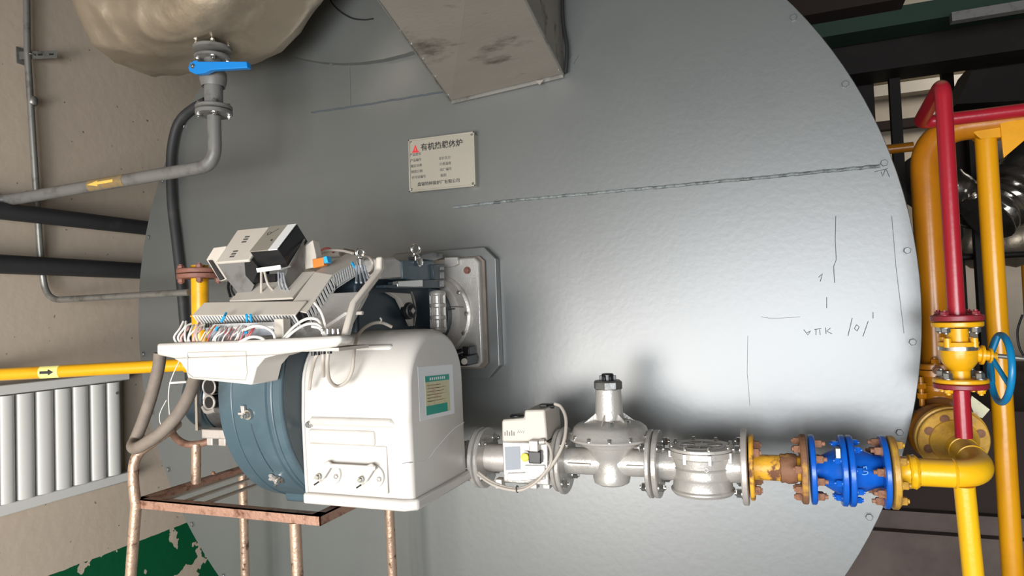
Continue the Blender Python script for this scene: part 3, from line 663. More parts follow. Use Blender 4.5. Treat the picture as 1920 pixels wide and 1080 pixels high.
# pressure switch lower right of head
q = P(876, 668, y=-0.15)
b = nb(); box(b, (q.x-0.030, -0.20, q.z-0.030), (q.x+0.020, -0.10, q.z+0.006)); link(b, 'pressure_switch', 'black', burner, bevel=0.004)
b = nb(); box(b, (q.x-0.004, -0.18, q.z+0.006), (q.x+0.022, -0.12, q.z+0.036)); link(b, 'switch_plug', 'black', burner, bevel=0.003)
link(tube(nb(), smooth_path([q + V((-0.01, -0.03, 0.02)), q + V((-0.035, -0.02, 0.015)), q + V((-0.055, 0.0, 0.0))]), 0.009, 10), 'switch_cable', 'black', burner)
link(lathe(nb(), q + V((0.012, -0.05, -0.014)), (0.3, -1, 0), [(0, 0.011), (0.004, 0.011)], 20), 'switch_dial', 'cream', burner)

# fan casing (teal volute)
VX0, VX1 = -0.29, -0.07
vcy, vcz, vr = -0.485, 1.49, 0.352
b = nb()
vprof = [(0, vr-0.05), (0.0, vr-0.004), (0.004, vr), (0.045, vr+0.001), (VX1-VX0-0.052, vr+0.001), (VX1-VX0-0.048, vr-0.004), (VX1-VX0-0.044, vr-0.004), (VX1-VX0-0.04, vr), (VX1-VX0-0.004, vr), (VX1-VX0, vr-0.004), (VX1-VX0, vr-0.05)]
lathe(b, (VX0, vcy, vcz), (1, 0, 0), vprof, 96); volute = link(b, 'fan_casing', 'teal', burner)
link(lathe(nb(), (VX1-0.004, vcy, vcz), (1, 0, 0), [(0, vr-0.012), (0.006, vr-0.012)], 72), 'casing_side', 'teal_dark', burner)  # shade of this end face put into its darker colour
link(torus(nb(), (VX0+0.052, vcy, vcz), (1, 0, 0), vr+0.001, 0.003, 96, 8), 'casing_seam', 'teal', burner)
link(torus(nb(), (VX1-0.030, vcy, vcz), (1, 0, 0), vr, 0.004, 96, 8), 'casing_seam', 'teal', burner)
link(prism(nb(), [(VX0+0.05, y, z) for y, z in [(-0.62, 1.142), (-0.36, 1.142), (-0.34, 1.25), (-0.66, 1.25)]], (VX1-VX0-0.05, 0, 0)), 'casing_foot', 'teal', burner, bevel=0.004)
def onvol(px, py, x=None):
    D = AF + AR*((px-960)/FPX) - AU*((py-540)/FPX)
    a_ = D.y**2 + D.z**2; oy, oz = CAMLOC.y-vcy, CAMLOC.z-vcz
    b_ = 2*(D.y*oy + D.z*oz); c_ = oy*oy+oz*oz-(vr+0.002)**2
    t = (-b_ - math.sqrt(max(0, b_*b_-4*a_*c_)))/(2*a_); p = CAMLOC + D*t; return p, V((0, p.y-vcy, p.z-vcz)).normalized()
for px_, py_ in ((466, 777), (523, 898)):
    p, n = onvol(px_, py_); t = n.cross(V((1, 0, 0)))
    b = nb(); hexbolt(b, p + n*0.004, n, 0.008, 0.012, 0.01); lathe(b, p, n, [(0, 0.016), (0.006, 0.014)], 16); clip = link(b, 'clamp_bolt', 'bright', burner)
    b = nb(); para(b, p - V((0.018, 0, 0)) - t*0.004, V((0.012, 0, 0)), t*0.03, n*0.008); para(b, p - V((0.03, 0, 0)), V((0.016, 0, 0)), t*0.007, n*0.008)
    link(b, 'clamp_tab', 'alu', clip, bevel=0.001)
b = nb(); pts = []
p0_, n0_ = onvol(470, 795); p1_, n1_ = onvol(512, 885)
for k in range(13):
    f = k/12; p = p0_.lerp(p1_, f); d = V((0, p.y-vcy, p.z-vcz)).normalized(); pts.append(V((p.x, vcy, vcz)) + d*(vr+0.001))
link(tube(b, pts, 0.0016, 6), 'casing_joint', 'teal_dark', burner)

# motor on the left side of the fan
mz = 1.445; my = -0.47
b = nb(); lathe(b, (VX0, my, mz), (-1, 0, 0), [(0, 0.135), (0.02, 0.135), (0.025, 0.115), (0.30, 0.115), (0.31, 0.120)], 48)
motor = link(b, 'motor', 'steel', burner)
b = nb()
for k in range(36):
    a = math.radians(10*k); d = V((0, math.cos(a), math.sin(a))); t = V((0, -d.z, d.y))
    para(b, V((VX0-0.035, my, mz)) + d*0.112 - t*0.002, V((-0.20, 0, 0)), t*0.004, d*0.016)
link(b, 'cooling_fins', 'galv', motor, smooth=0)
link(lathe(nb(), (VX0-0.31, my, mz), (-1, 0, 0), [(0, 0.126), (0.07, 0.126), (0.10, 0.115), (0.12, 0.085), (0.125, 0.0005)], 48), 'fan_cowl', 'teal_dark', motor)
b = nb(); p = P(372, 735, y=my-0.13); box(b, (p.x-0.006, my-0.14, mz-0.10), (p.x+0.004, my-0.125, mz+0.10)); link(b, 'tie_rod', 'bright', motor)
b = nb(); cyl(b, (p.x+0.06, my-0.11, mz+0.045), (p.x+0.06, my-0.145, mz+0.045), 0.026, 24); cyl(b, (p.x+0.065, my-0.11, mz-0.005), (p.x+0.065, my-0.15, mz-0.005), 0.022, 24); link(b, 'cable_gland', 'black', motor)
b = nb(); torus(b, (p.x+0.062, my-0.145, mz+0.045), (0, 1, 0), 0.026, 0.003); torus(b, (p.x+0.066, my-0.15, mz-0.005), (0, 1, 0), 0.022, 0.004); tube(b, smooth_path([(p.x+0.04, my-0.15, mz-0.02), (p.x+0.06, my-0.155, mz-0.035), (p.x+0.09, my-0.15, mz-0.03)]), 0.007, 8); link(b, 'gland_ring', 'alu', motor)
b = nb(); box(b, (p.x+0.02, my-0.14, mz-0.125), (VX0, my-0.10, mz-0.095)); box(b, (p.x+0.03, my-0.13, mz-0.15), (p.x+0.055, my-0.10, mz-0.12)); box(b, (p.x+0.08, my-0.13, mz-0.15), (p.x+0.11, my-0.10, mz-0.12)); link(b, 'motor_foot', 'alu', motor, bevel=0.003)
q0, q1 = P(319, 718, y=my-0.13), P(350, 716, y=my-0.13)
b = nb(); tube(b, [q0, q1], 0.004, 8); tube(b, smooth_path([P(350, 650, y=my-0.13), P(330, 690, y=my-0.13), q0, P(316, 745, y=my-0.13), P(318, 780, y=my-0.11)]), 0.0018, 8); tube(b, smooth_path([P(312, 750, y=my-0.13), P(300, 775, y=my-0.13), P(301, 795, y=my-0.13), P(312, 805, y=my-0.12)]), 0.0014, 6)
link(b, 'guard_wire', 'wire_white', motor)
link(torus(nb(), (VX0-0.012, vcy, vcz-0.02), (1, 0, 0), 0.30, 0.010, 72, 10), 'motor_flange_ring', 'cream', burner)

# white hood
hx1 = 0.275; hxl = -0.065
def hoodprof():
    pts = [(-0.742, 1.195), (-0.748, 1.30), (-0.752, 1.42), (-0.748, 1.50)]
    cy, cz, rx, rz = -0.578, 1.50, 0.170, 0.158
    for k in range(1, 24):
        a = math.pi*(1 - k/24); pts.append((cy + rx*math.cos(a), cz + rz*math.sin(a)**0.92))
    pts += [(-0.408, 1.50), (-0.402, 1.35), (-0.400, 1.195)]
    return pts
hp = hoodprof(); hcy = -0.575; hcz = 1.36
b = nb(); rings = []
for x, s in ((hxl, 1.0), (hx1-0.040, 1.0), (hx1-0.026, 0.992), (hx1-0.014, 0.972), (hx1-0.006, 0.944), (hx1-0.001, 0.905), (hx1, 0.87)):
    ins = (1-s)*0.17
    ring = []
    for (y, z) in hp:
        d = V((y-hcy, z-hcz)); L_ = d.length; k = (L_-ins)/L_
        zz = hcz + d.y*k if z > 1.21 else z
        ring.append(b.verts.new((x, hcy + d.x*k, zz)))
    rings.append(ring)
n_ = len(hp)
for a, c in zip(rings, rings[1:]):
    for i in range(n_): b.faces.new((a[i], a[(i+1) % n_], c[(i+1) % n_], c[i]))
b.faces.new(rings[0]); b.faces.new(list(reversed(rings[-1])))
hood = link(b, 'air_intake_hood', 'white', burner, smooth=50)
hb_ = nb(); prism(hb_, [(hxl-0.004, -0.757, 1.183), (hx1-0.02, -0.757, 1.183), (hx1+0.012, -0.735, 1.183), (hx1+0.012, -0.392, 1.183), (hxl-0.004, -0.392, 1.183)], (0, 0, 0.030))
link(hb_, 'base_lip', 'white', hood, bevel=0.006)
# left rim bead
rp = [V((hxl+0.002, y, z)) for y, z in hp]; link(tube(nb(), rp, 0.0055, 8), 'rim_bead', 'white', hood)
# pressed ribs following the hood
def hoodfront(z):
    pts = [p for p in hp if p[0] < hcy]
    for a, c in zip(pts, pts[1:]):
        if a[1] <= z <= c[1]: return a[0] + (c[0]-a[0])*(z-a[1])/(c[1]-a[1])
    return pts[-1][0]
for (x0, x1_, zc, r) in ((0.075, 0.205, 1.610, 0.010), (-0.045, 0.232, 1.414, 0.013)):
    y = hoodfront(zc)
    y += 0.006 if zc > 1.5 else 0.003
    link(tube(nb(), [(x0, y+0.012, zc-0.008), (x0+0.012, y, zc), (x1_-0.012, y, zc), (x1_, y+0.012, zc-0.008)], r, 16), 'pressed_rib', 'white', hood)
b = nb(); box(b, (-0.045, -0.7535, 1.225), (0.205, -0.7480, 1.352)); link(b, 'access_plate', 'white', hood, bevel=0.004)
b = nb(); box(b, (-0.045, -0.7575, 1.352), (0.17, -0.745, 1.392)); link(b, 'pressed_band', 'white', hood, bevel=0.006)
link(hexbolt(nb(), (-0.040, -0.757, 1.405), (0, -1, 0), 0.008, 0.008), 'hood_screw', 'bright', hood)
# pair of shutter levers joined by a bar
for cxx in (0.005, 0.142):
    lev = nb(); cxy = -0.7545
    lathe(lev, (cxx+0.026, cxy, 1.272), (0, -1, 0), [(0, 0.030), (0.005, 0.029)], 28)
    bd = link(lev, 'lever_boss', 'white', hood)
    lev = nb(); prism(lev, [(cxx-0.012, -0.766, 1.262), (cxx+0.008, -0.766, 1.258), (cxx+0.040, -0.766, 1.300), (cxx+0.028, -0.766, 1.310), (cxx+0.012, -0.766, 1.304)], (0, -0.008, 0)); link(lev, 'lever_arm', 'white', bd, bevel=0.002)
    link(hexbolt(nb(), (cxx-0.002, -0.774, 1.268), (0, -1, 0), 0.008, 0.010, 0.008), 'lever_bolt', 'bright', bd)
    link(hexbolt(nb(), (cxx+0.042, -0.759, 1.266), (0, -1, 0), 0.006, 0.004), 'lever_bolt', 'silver', bd)
    b = nb(); cyl(b, (cxx-0.006, -0.773, 1.252), (cxx-0.018, -0.778, 1.244), 0.0022, 8); link(b, 'lever_pin', 'ink', bd)
link(box(nb(), (0.036, -0.776, 1.292), (0.182, -0.768, 1.304)), 'lever_bar', 'white', hood, bevel=0.002)
# certificate sticker on the shaded end
sx = hx1
SQ = [P(783, 688, x=sx), P(848, 683, x=sx), P(852, 775, x=sx), P(787, 790, x=sx)]
def bil(a, c):
    top = SQ[0].lerp(SQ[1], a); bot = SQ[3].lerp(SQ[2], a); return top.lerp(bot, c)
def patch(a0, c0_, a1, c1_, t, m, nm, par):
    q = [bil(a0, c0_), bil(a1, c0_), bil(a1, c1_), bil(a0, c1_)]
    return link(prism(nb(), [p + V((t-0.0004, 0, 0)) for p in q], (0.0004, 0, 0)), nm, m, par, smooth=0)
st = patch(0, 0, 1, 1, 0.0008, 'paper', 'certificate_sticker', hood)
patch(0.17, 0.19, 0.87, 0.92, 0.0012, 'label_beige', 'certificate_body', st)
patch(0.17, 0.19, 0.87, 0.30, 0.0017, 'label_teal', 'certificate_header', st)
patch(0.17, 0.75, 0.78, 0.92, 0.0017, 'label_teal', 'certificate_footer', st)
b = nb()
for k in range(8):
    q = [bil(0.30 + k*0.058 + dx_, 0.22 + dz_) for dx_, dz_ in ((0, 0), (0.026, 0), (0.026, 0.05), (0, 0.05))]
    prism(b, [p + V((0.0018, 0, 0)) for p in q], (0.0003, 0, 0))
link(b, 'header_marks', 'paper', st, smooth=0)
b = nb()
for k in range(6):
    c = 0.36 + 0.06*k
    q = [bil(0.21, c), bil(0.60+0.2*random.random(), c), bil(0.60, c+0.014), bil(0.21, c+0.014)]
    prism(b, [p + V((0.0014, 0, 0)) for p in q], (0.0003, 0, 0))
link(b, 'print_lines', 'copper', st, smooth=0)
link(tube(nb(), smooth_path([P(870, 792, x=sx+0.0), P(850, 805, x=sx), P(820, 838, x=sx), P(800, 862, x=sx), P(770, 868, x=sx-0.004), P(752, 870, y=-0.752)]), 0.0012, 6), 'scratch_line', 'paper', hood)

# ---- control console
CY = -0.945
def cpx(px, py, y=CY): return P(px, py, y=y)
tz = P(450, 640, y=CY).z
xL, xR = P(293, 650, y=CY).x, 0.20
prc = [(293, 644), (466, 638), (608, 631), (638, 629), (640, 640), (628, 650), (592, 656), (520, 665), (495, 672), (480, 690), (472, 722), (352, 710), (348, 695), (338, 680), (324, 672), (293, 666)]
front = [P(a, c, y=CY) for a, c in prc]
# front skin (tray rim + swelling)
b = nb(); prism(b, [front[i] for i in (0, 1, 2, 3, 4, 5, 6, 7, 14, 15)], (0, 0.055, 0)); link(b, 'console_tray', 'white', burner, bevel=0.007)
b = nb(); prism(b, [front[i] for i in (7, 8, 9, 10, 11, 12, 13, 14)], (0, 0.098, 0)); body = link(b, 'console_body', 'white', burner, bevel=0.010, smooth=40)
b = nb(); fr = [P(a, c, y=CY-0.0012) for a, c in ((351, 661), (461, 659), (463, 700), (460, 713), (362, 708), (352, 700))]
tube(b, fr + [fr[0]], 0.0012, 6); link(b, 'panel_groove', 'cream', body)
# tray floor, right rim climbing to the back, sloped back sheet
tilt = [(-0.90, 1.635), (-0.90, 1.648), (-0.858, 1.722), (-0.752, 1.797), (-0.735, 1.86)]
b = nb(); outer = [(-0.945, 1.652), (-0.905, 1.632), (-0.888, 1.662), (-0.856, 1.724), (-0.752, 1.800), (-0.722, 1.828), (-0.730, 1.862), (-0.742, 1.860), (-0.745, 1.828), (-0.765, 1.812), (-0.870, 1.738), (-0.902, 1.676), (-0.912, 1.655)]
link(prism(b, [(0.200, y, z) for y, z in outer], (-0.018, 0, 0)), 'console_rim', 'cream', burner, bevel=0.004)
inner = [(-0.93, 1.635), (-0.865, 1.640), (-0.822, 1.69), (-0.745, 1.768)]
b = nb(); t_ = V((0, 0.006, -0.006))
lo_ = [b.verts.new((-0.245, y, z)) for y, z in inner]; ro_ = [b.verts.new((0.155, y, z)) for y, z in inner]
lo2 = [b.verts.new((-0.245, y+0.007, z-0.007)) for y, z in inner]; ro2 = [b.verts.new((0.155, y+0.007, z-0.007)) for y, z in inner]
for i in range(len(inner)-1):
    b.faces.new((lo_[i], ro_[i], ro_[i+1], lo_[i+1])); b.faces.new((lo2[i], ro2[i], ro2[i+1], lo2[i+1]))
    b.faces.new((lo_[i], lo_[i+1], lo2[i+1], lo2[i])); b.faces.new((ro_[i], ro_[i+1], ro2[i+1], ro2[i]))
b.faces.new((lo_[0], ro_[0], ro2[0], lo2[0])); b.faces.new((lo_[-1], ro_[-1], ro2[-1], lo2[-1]))
sheet = link(b, 'console_back_sheet', 'silver', burner, smooth=20)
link(box(nb(), (xL+0.02, -0.93, tz-0.03), (0.19, -0.80, tz-0.022)), 'console_floor', 'cream', burner)
# embossed step on the back sheet
b = nb(); e1, e2, e3 = P(607, 585, x=0.09), P(642, 562, x=0.12), P(664, 560, x=0.16)
link(tube(nb(), [V((0.085, -0.835, 1.678)), V((0.125, -0.805, 1.71)), V((0.178, -0.805, 1.71))], 0.005, 8), 'embossed_step', 'white', sheet)
# slotted wiring ducts
def duct(O, u_, lid, side_, n, name='wiring_duct'):
    O, u_, lid, side_ = V(O), V(u_), V(lid), V(side_)
    nn = lid.cross(u_).normalized()
    dct = link(para(nb(), O, u_, lid, side_.normalized()*0.004), name + '_lid', 'cream', burner, bevel=0.001)
    b = nb(); L_ = u_.length; ud = u_.normalized()
    for k in range(n):
        s = L_*(k+0.15)/n
        para(b, O + ud*s + side_.normalized()*0.003, ud*(L_/n*0.55), side_*0.86, lid.normalized()*0.002)
    para(b, O + side_*0.88, u_, side_*0.12, lid.normalized()*0.003)
    link(b, 'slotted_side', 'white_plastic', dct, smooth=0)
    b = nb(); para(b, O + lid*0.25 + side_*0.12 + ud*0.001, u_*0.98, lid*0.6, side_*0.8); link(b, 'duct_inside', 'darkhole', dct, smooth=0)
    return dct
A0, A1 = V((-0.345, -0.868, 1.722)), V((0.012, -0.868, 1.712))
duct(A0, A1-A0, V((0.006, 0.040, 0.036)), V((0.0, 0.036, -0.042)), 34)
D0, D1, D2 = V((-0.030, -0.848, 1.705)), V((-0.030, -0.730, 1.808)), V((-0.030, -0.572, 1.872))
duct(D0 + V((0.062, 0, 0.012)), D1-D0, V((-0.062, 0, 0.012)), V((0, 0.022, -0.032)), 11)
duct(D1 + V((0.062, 0, 0.012)), D2-D1, V((-0.062, 0, 0.012)), V((0, 0.012, -0.040)), 15)
# terminal strip and din rails inside the tray
tb0 = P(388, 626, y=-0.905); tb1 = P(514, 620, y=-0.905)
b = nb(); para(b, P(386, 634, y=-0.90), P(512, 628, y=-0.90)-P(386, 634, y=-0.90), V((0, 0, 0.028)), V((0, 0.02, 0))); link(b, 'terminal_strip', 'wire_grey', burner)
b = nb(); para(b, P(394, 616, y=-0.905), P(512, 612, y=-0.905)-P(394, 616, y=-0.905), V((0, 0.012, 0.012)), V((0, 0.01, -0.01))); link(b, 'terminal_cover', 'white_plastic', burner, bevel=0.001)
b = nb(); para(b, P(514, 634, y=-0.90), V((0.03, 0, 0)), V((0, 0, 0.05)), V((0, 0.03, 0))); link(b, 'contactor', 'cream', burner, bevel=0.002)
b = nb()
for k in range(26):
    x = A0.x + 0.06 + k*0.0085; box(b, (x, -0.882, 1.668), (x+0.004, -0.874, 1.698))
link(b, 'terminal_fins', 'steel', burner, smooth=0)
# wires
wm = ['wire_white', 'wire_pink', 'wire_yellow', 'wire_red', 'wire_grey', 'wire_white', 'wire_pink', 'wire_white']
for k in range(24):
    px_ = 388 + k*3.6 + random.uniform(-3, 3); y0 = -0.925 + random.uniform(-0.012, 0.01)
    q = [P(px_ - 12, 646, y=y0), P(px_ - 6 + random.uniform(-4, 4), 632, y=y0-0.004), P(px_ + random.uniform(-3, 6), 622, y=y0), P(px_ + 8 + random.uniform(-4, 4), 612 + random.uniform(-2, 3), y=y0+0.02)]
    link(tube(nb(), smooth_path(q, 5), 0.0017, 6), 'wire', random.choice(wm) if k > 8 else wm[k % 8], burner)
for (a, c, dx_, dy_) in ((414, 604, 6, -9), (404, 620, 4, -7), (455, 622, 9, 2), (462, 590, 1, 12), (470, 590, 1, 12), (420, 595, 4, -8)):
    link(tube(nb(), [P(a, c, y=-0.93 if c > 600 else -0.90), P(a+dx_, c+dy_, y=-0.925 if c > 600 else -0.885)], 0.0035, 8), 'wire_ferrule', 'wire_blue', burner)
for k in range(9):
    bx = 334 + k*5
    q = [P(bx+random.uniform(-2, 2), 646, y=-0.92), P(bx-4+random.uniform(-4, 4), 632, y=-0.925), P(bx+random.uniform(-2, 9), 618-random.uniform(0, 6), y=-0.91), P(bx+10, 602+random.uniform(0, 10), y=-0.895)]
    link(tube(nb(), smooth_path(q, 5), 0.003, 8), 'wire', random.choice(['wire_white', 'cream', 'wire_pink', 'wire_white']), burner)
for q in ([(455, 620, -.93), (475, 612, -.935), (495, 613, -.935), (512, 624, -.93), (517, 642, -.92)], [(448, 642, -.94), (470, 632, -.94), (490, 634, -.94), (500, 644, -.935)],
          [(532, 640, -.93), (550, 622, -.92), (575, 608, -.90), (598, 610, -.895), (612, 630, -.91)], [(530, 636, -.92), (552, 612, -.90), (575, 598, -.885), (596, 600, -.885), (604, 618, -.895)],
          [(590, 568, -.865), (602, 585, -.875), (610, 610, -.885), (613, 632, -.91)], [(608, 630, -.91), (600, 616, -.90), (585, 612, -.90)]):
    link(tube(nb(), smooth_path([P(a, c, y=y) for a, c, y in q], 8), 0.0038, 8), 'cable', 'wire_white', burner)
for k in range(4): link(lathe(nb(), P(605 + k*10, 626, y=-0.905), (0, 0, 1), [(0, 0.005), (0.012, 0.005), (0.014, 0.003)], 10), 'gland_nut', 'bright', burner)
link(hexbolt(nb(), P(637, 634, y=-0.93), (0.4, -0.8, 0.3), 0.006, 0.006), 'tray_screw', 'steel', burner)
for k, (a, c) in enumerate(((588, 658), (596, 657), (606, 655), (618, 654))): link(cyl(nb(), P(a, c, y=-0.90), P(a, c, y=-0.90) + V((0, 0, -0.012)), 0.006, 12), 'cable_gland', 'black', burner)
# cables dropping from the console over the hood
for q in ([(596, 660, -.90), (596, 690, -.90), (583, 712, -.86), (577, 740, -.84)][:0] or [(598, 659, -.90), (590, 675, -.885), (583, 705, -.80), (580, 730, -.775)],
          [(606, 658, -.90), (606, 680, -.89), (607, 705, -.80)], [(616, 656, -.90), (614, 685, -.89), (618, 712, -.84), (632, 724, -.80), (650, 715, -.785), (660, 695, -.78), (663, 670, -.775), (666, 645, -.745), (676, 622, -.70), (695, 608, -.65), (715, 605, -.62), (735, 613, -.60)]):
    link(tube(nb(), smooth_path([P(a, c, y=y) for a, c, y in q], 10), 0.0048, 10), 'cable', 'cable', burner)
link(tube(nb(), smooth_path([P(713, 606, y=-0.64), P(715, 600, y=-0.66), P(713, 596, y=-0.66)]), 0.0025, 6), 'cable_tie', 'wire_white', burner)
# cables over the head behind the rim
for q in ([(680, 478, -.70), (692, 482, -.66), (699, 494, -.64), (698, 508, -.66), (690, 515, -.70)], [(662, 475, -.62), (640, 470, -.60), (610, 470, -.60), (600, 478, -.60)]):
    link(tube(nb(), smooth_path([P(a, c, y=y) for a, c, y in q], 8), 0.004, 8), 'cable', 'cable', burner)
link(tube(nb(), smooth_path([P(597, 480, y=-0.55), P(604, 469, y=-0.55), P(616, 466, y=-0.55), P(626, 473, y=-0.55)]), 0.004, 8), 'cable', 'wire_red', burner)
link(tube(nb(), [P(604, 478, y=-0.5), P(640, 474, y=-0.5)], 0.014, 16), 'sensor_tube', 'cream', burner)
link(tube(nb(), [P(645, 473, y=-0.5), P(668, 478, y=-0.5)], 0.013, 16), 'sensor_cap', 'rubber', burner)
for k in range(4): link(tube(nb(), smooth_path([P(668+k*5, 498, y=-.74), P(669+k*6, 512, y=-.75), P(668+k*9, 530, y=-.79)]), 0.003, 8), 'cable', 'wire_grey', burner)
link(tube(nb(), [P(660, 493, y=-.66), P(667, 502, y=-.68)], 0.004, 8), 'wire_ferrule', 'wire_blue', burner)
# the burner controller standing above the tray
def slab(p00, p10, p01, th, m, nm, par, bevel=0.003):
    p00, p10, p01 = V(p00), V(p10), V(p01); u_, v_ = p10-p00, p01-p00; n_2 = u_.cross(v_).normalized()
    if n_2.z < 0: n_2 = -n_2
    return link(para(nb(), p00, u_, v_, -n_2*th), nm, m, par, bevel=bevel), u_, v_, n_2
K0, K1, K2 = P(404, 491, y=-0.80), P(464, 489, y=-0.80), P(442, 431, y=-0.715)
K0.z = K1.z = (K0.z+K1.z)/2
ctl, u_, v_, nrm2 = slab(K0, K0 + V(((P(466, 489, y=-0.80)-K0).x, 0, 0)), K0 + V((0.004, K2.y-K0.y, K2.z-K0.z)), 0.010, 'cream', 'controller_cover', burner)
J0 = P(468, 473, y=-0.815); J1 = P(521, 467, y=-0.815); J2 = P(497, 426, y=-0.735)
J0.z = J1.z = (J0.z+J1.z)/2
mod, u3, v3, n3 = slab(J0, V((J1.x, J0.y, J0.z)), J0 + V((0.004, J2.y-J0.y, J2.z-J0.z)), 0.066, 'black', 'controller_module', burner, 0.003)
slab(J0 + n3*0.0015, V((J0.x + (J1.x-J0.x)*0.66, J0.y, J0.z)) + n3*0.0015, J0 + v3 + n3*0.0015, 0.003, 'sign', 'module_face', mod, 0.0005)
slab(J0 + u3*0.66 + n3*0.0015, J0 + u3*0.97 + n3*0.0015, J0 + u3*0.66 + v3 + n3*0.0015, 0.003, 'white_plastic', 'module_label', mod, 0.0005)
b = nb()
for fx_, fy_ in ((0.42, 0.55), (0.34, 0.12)):
    o_ = ctl; p = K0 + u_*fx_ + v_*fy_ + nrm2*0.0004
    for r_ in range(3): para(b, p + v_*0.06*r_*1.3, u_*0.14, v_*0.045, nrm2*0.0004)
link(b, 'cover_print', 'inkgrey', ctl, smooth=0)
b = nb(); lathe(b, J0 + u3*0.52 + v3*0.38 + n3*0.0015, n3, [(0, 0.003), (0.002, 0.003)], 12); tube(b, [J0 + u3*0.2 + v3*0.6 + n3*0.002, J0 + u3*0.45 + v3*0.85 + n3*0.002], 0.0006, 6); torus(b, J0 + u3*0.22 + v3*0.68 + n3*0.002, n3, 0.006, 0.0006, 16, 6); link(b, 'module_marks', 'ink', mod)
# grey sheet brackets carrying it
b = nb(); prism(b, [P(a, c, y=-0.79) for a, c in ((406, 493), (458, 490), (460, 516), (476, 534), (466, 556), (452, 557), (426, 525))], (0, 0.004, 0)); link(b, 'controller_bracket', 'greypaint', burner, bevel=0.001)
b = nb(); prism(b, [P(a, c, y=-0.79) for a, c in ((459, 489), (466, 480), (483, 500), (482, 512), (474, 530), (460, 514))], (0, 0.05, 0)); link(b, 'controller_socket', 'black', burner)
b = nb(); prism(b, [P(a, c, x=J1.x+0.006) for a, c in ((541, 500), (571, 450), (569, 520), (552, 552), (530, 530))], (-0.004, 0, 0)); link(b, 'controller_bracket', 'greypaint', burner, bevel=0.001)
b = nb(); para(b, P(482, 511, y=-0.80), P(527, 505, y=-0.80)-P(482, 511, y=-0.80), V((0, -0.004, 0.012)), V((0, 0.003, 0))); link(b, 'bracket_lip', 'white_plastic', burner, bevel=0.0005)
e_ = link(tube(nb(), [P(527, 505, y=-.803), P(544, 500, y=-.80), P(571, 449, x=J1.x+0.006)], 0.0028, 8), 'bracket_lip', 'galv', burner)
b = nb(); q = P(500, 522, y=-0.76); box(b, (q.x-0.05, q.y, q.z-0.012), (q.x+0.03, q.y+0.03, q.z+0.012)); link(b, 'controller_terminals', 'black', burner)
for k, (a, c, d_, e2_) in enumerate(((490, 510, 490, 556), (496, 510, 512, 545), (522, 510, 528, 545), (527, 512, 536, 548), (531, 512, 545, 550))):
    link(tube(nb(), smooth_path([P(a, c, y=-0.795), P((a+d_)/2+(-2 if k else 0), (c+e2_)/2+4, y=-0.80), P(d_, e2_, y=-0.785)]), 0.0035 if k < 2 else 0.0025, 8), 'cable', 'cable' if k < 2 else 'wire_grey', burner)
b = nb(); K = [P(a, c, y=-0.72) for a, c in ((386, 487), (400, 464), (424, 461), (413, 490), (426, 523), (412, 528))]; prism(b, K, (0, 0.05, 0)); bb = link(b, 'ignition_box', 'cream', burner, bevel=0.003)
b = nb(); K = [P(a, c, y=-0.722) for a, c in ((392, 488), (398, 488), (421, 523), (414, 526))]; prism(b, K, (0, -0.004, 0)); link(b, 'box_gasket', 'ink', bb)
b = nb(); K = [P(a, c, y=-0.715) for a, c in ((392, 490), (410, 490), (428, 520), (412, 528))]; prism(b, K, (0, 0.03, 0)); link(b, 'box_side', 'teal_dark', bb)
# upper deck sheet under the controller
b = nb(); para(b, (-0.255, -0.82, 1.760), V((0.22, 0, 0)), V((0, 0.10, 0.075)), V((0, 0.004, -0.005))); link(b, 'controller_deck', 'cream', burner, smooth=0)
b = nb(); tube(b, smooth_path([P(430, 525, y=-.78), P(428, 540, y=-.79), P(432, 556, y=-.80)]), 0.004, 8); tube(b, smooth_path([P(436, 528, y=-.78), P(434, 542, y=-.79), P(441, 556, y=-.80)]), 0.003, 8); link(b, 'cable', 'black', burner)
# relay, terminal and orange plug right of the controller
b = nb(); prism(b, [P(a, c, y=-0.70) for a, c in ((570, 462), (586, 450), (592, 478), (594, 500), (572, 505))], (0, 0.03, 0)); link(b, 'relay', 'cream', burner, bevel=0.002)
b = nb(); prism(b, [P(a, c, y=-0.72) for a, c in ((585, 486), (606, 482), (607, 498), (587, 503))], (0, 0.02, 0)); link(b, 'orange_plug', 'orange', burner, bevel=0.002)
b = nb(); prism(b, [P(a, c, y=-0.725) for a, c in ((605, 482), (612, 480), (615, 492), (608, 494))], (0, 0.02, 0)); link(b, 'blue_plug', 'wire_blue', burner, bevel=0.001)

# gas inlet behind the hood
gas_in = nb(); zt_ = 1.24
tube(gas_in, fillet([(0.268, -0.32, zt_), (-0.02, -0.32, zt_), (-0.02, -0.30, 1.55)], 0.09, 10), 0.043, 28)
link(gas_in, 'gas_inlet_pipe', 'alu', burner)
def gx(px, py=870): return P(px, py, y=-0.32).x
GZ = 1.238
def G(px): return V((gx(px, 857 + (px-905)*28/765), -0.32, P(px, 857 + (px-905)*28/765, y=-0.32).z))
flange(burner, G(906), (-1, 0, 0), 0.095, 0.016, 'silver', 4, 'bright', br=0.010, name='inlet_flange')

# thick grey hose looping below the console
b = nb(); tube(b, smooth_path([P(300, 662, y=-0.90), P(297, 690, y=-0.90), P(283, 745, y=-0.90), P(268, 790, y=-0.90), P(255, 822, y=-0.905), P(249, 836, y=-0.93), P(256, 840, y=-0.965), P(275, 830, y=-0.985), P(305, 808, y=-0.985), P(335, 775, y=-0.97), P(355, 740, y=-0.95), P(364, 712, y=-0.93), P(368, 690, y=-0.92)], 8), 0.0165, 18)
tag(link(b, 'hose', 'rubber'), 'thick grey hose looping under the left end of the white console', 'hose')

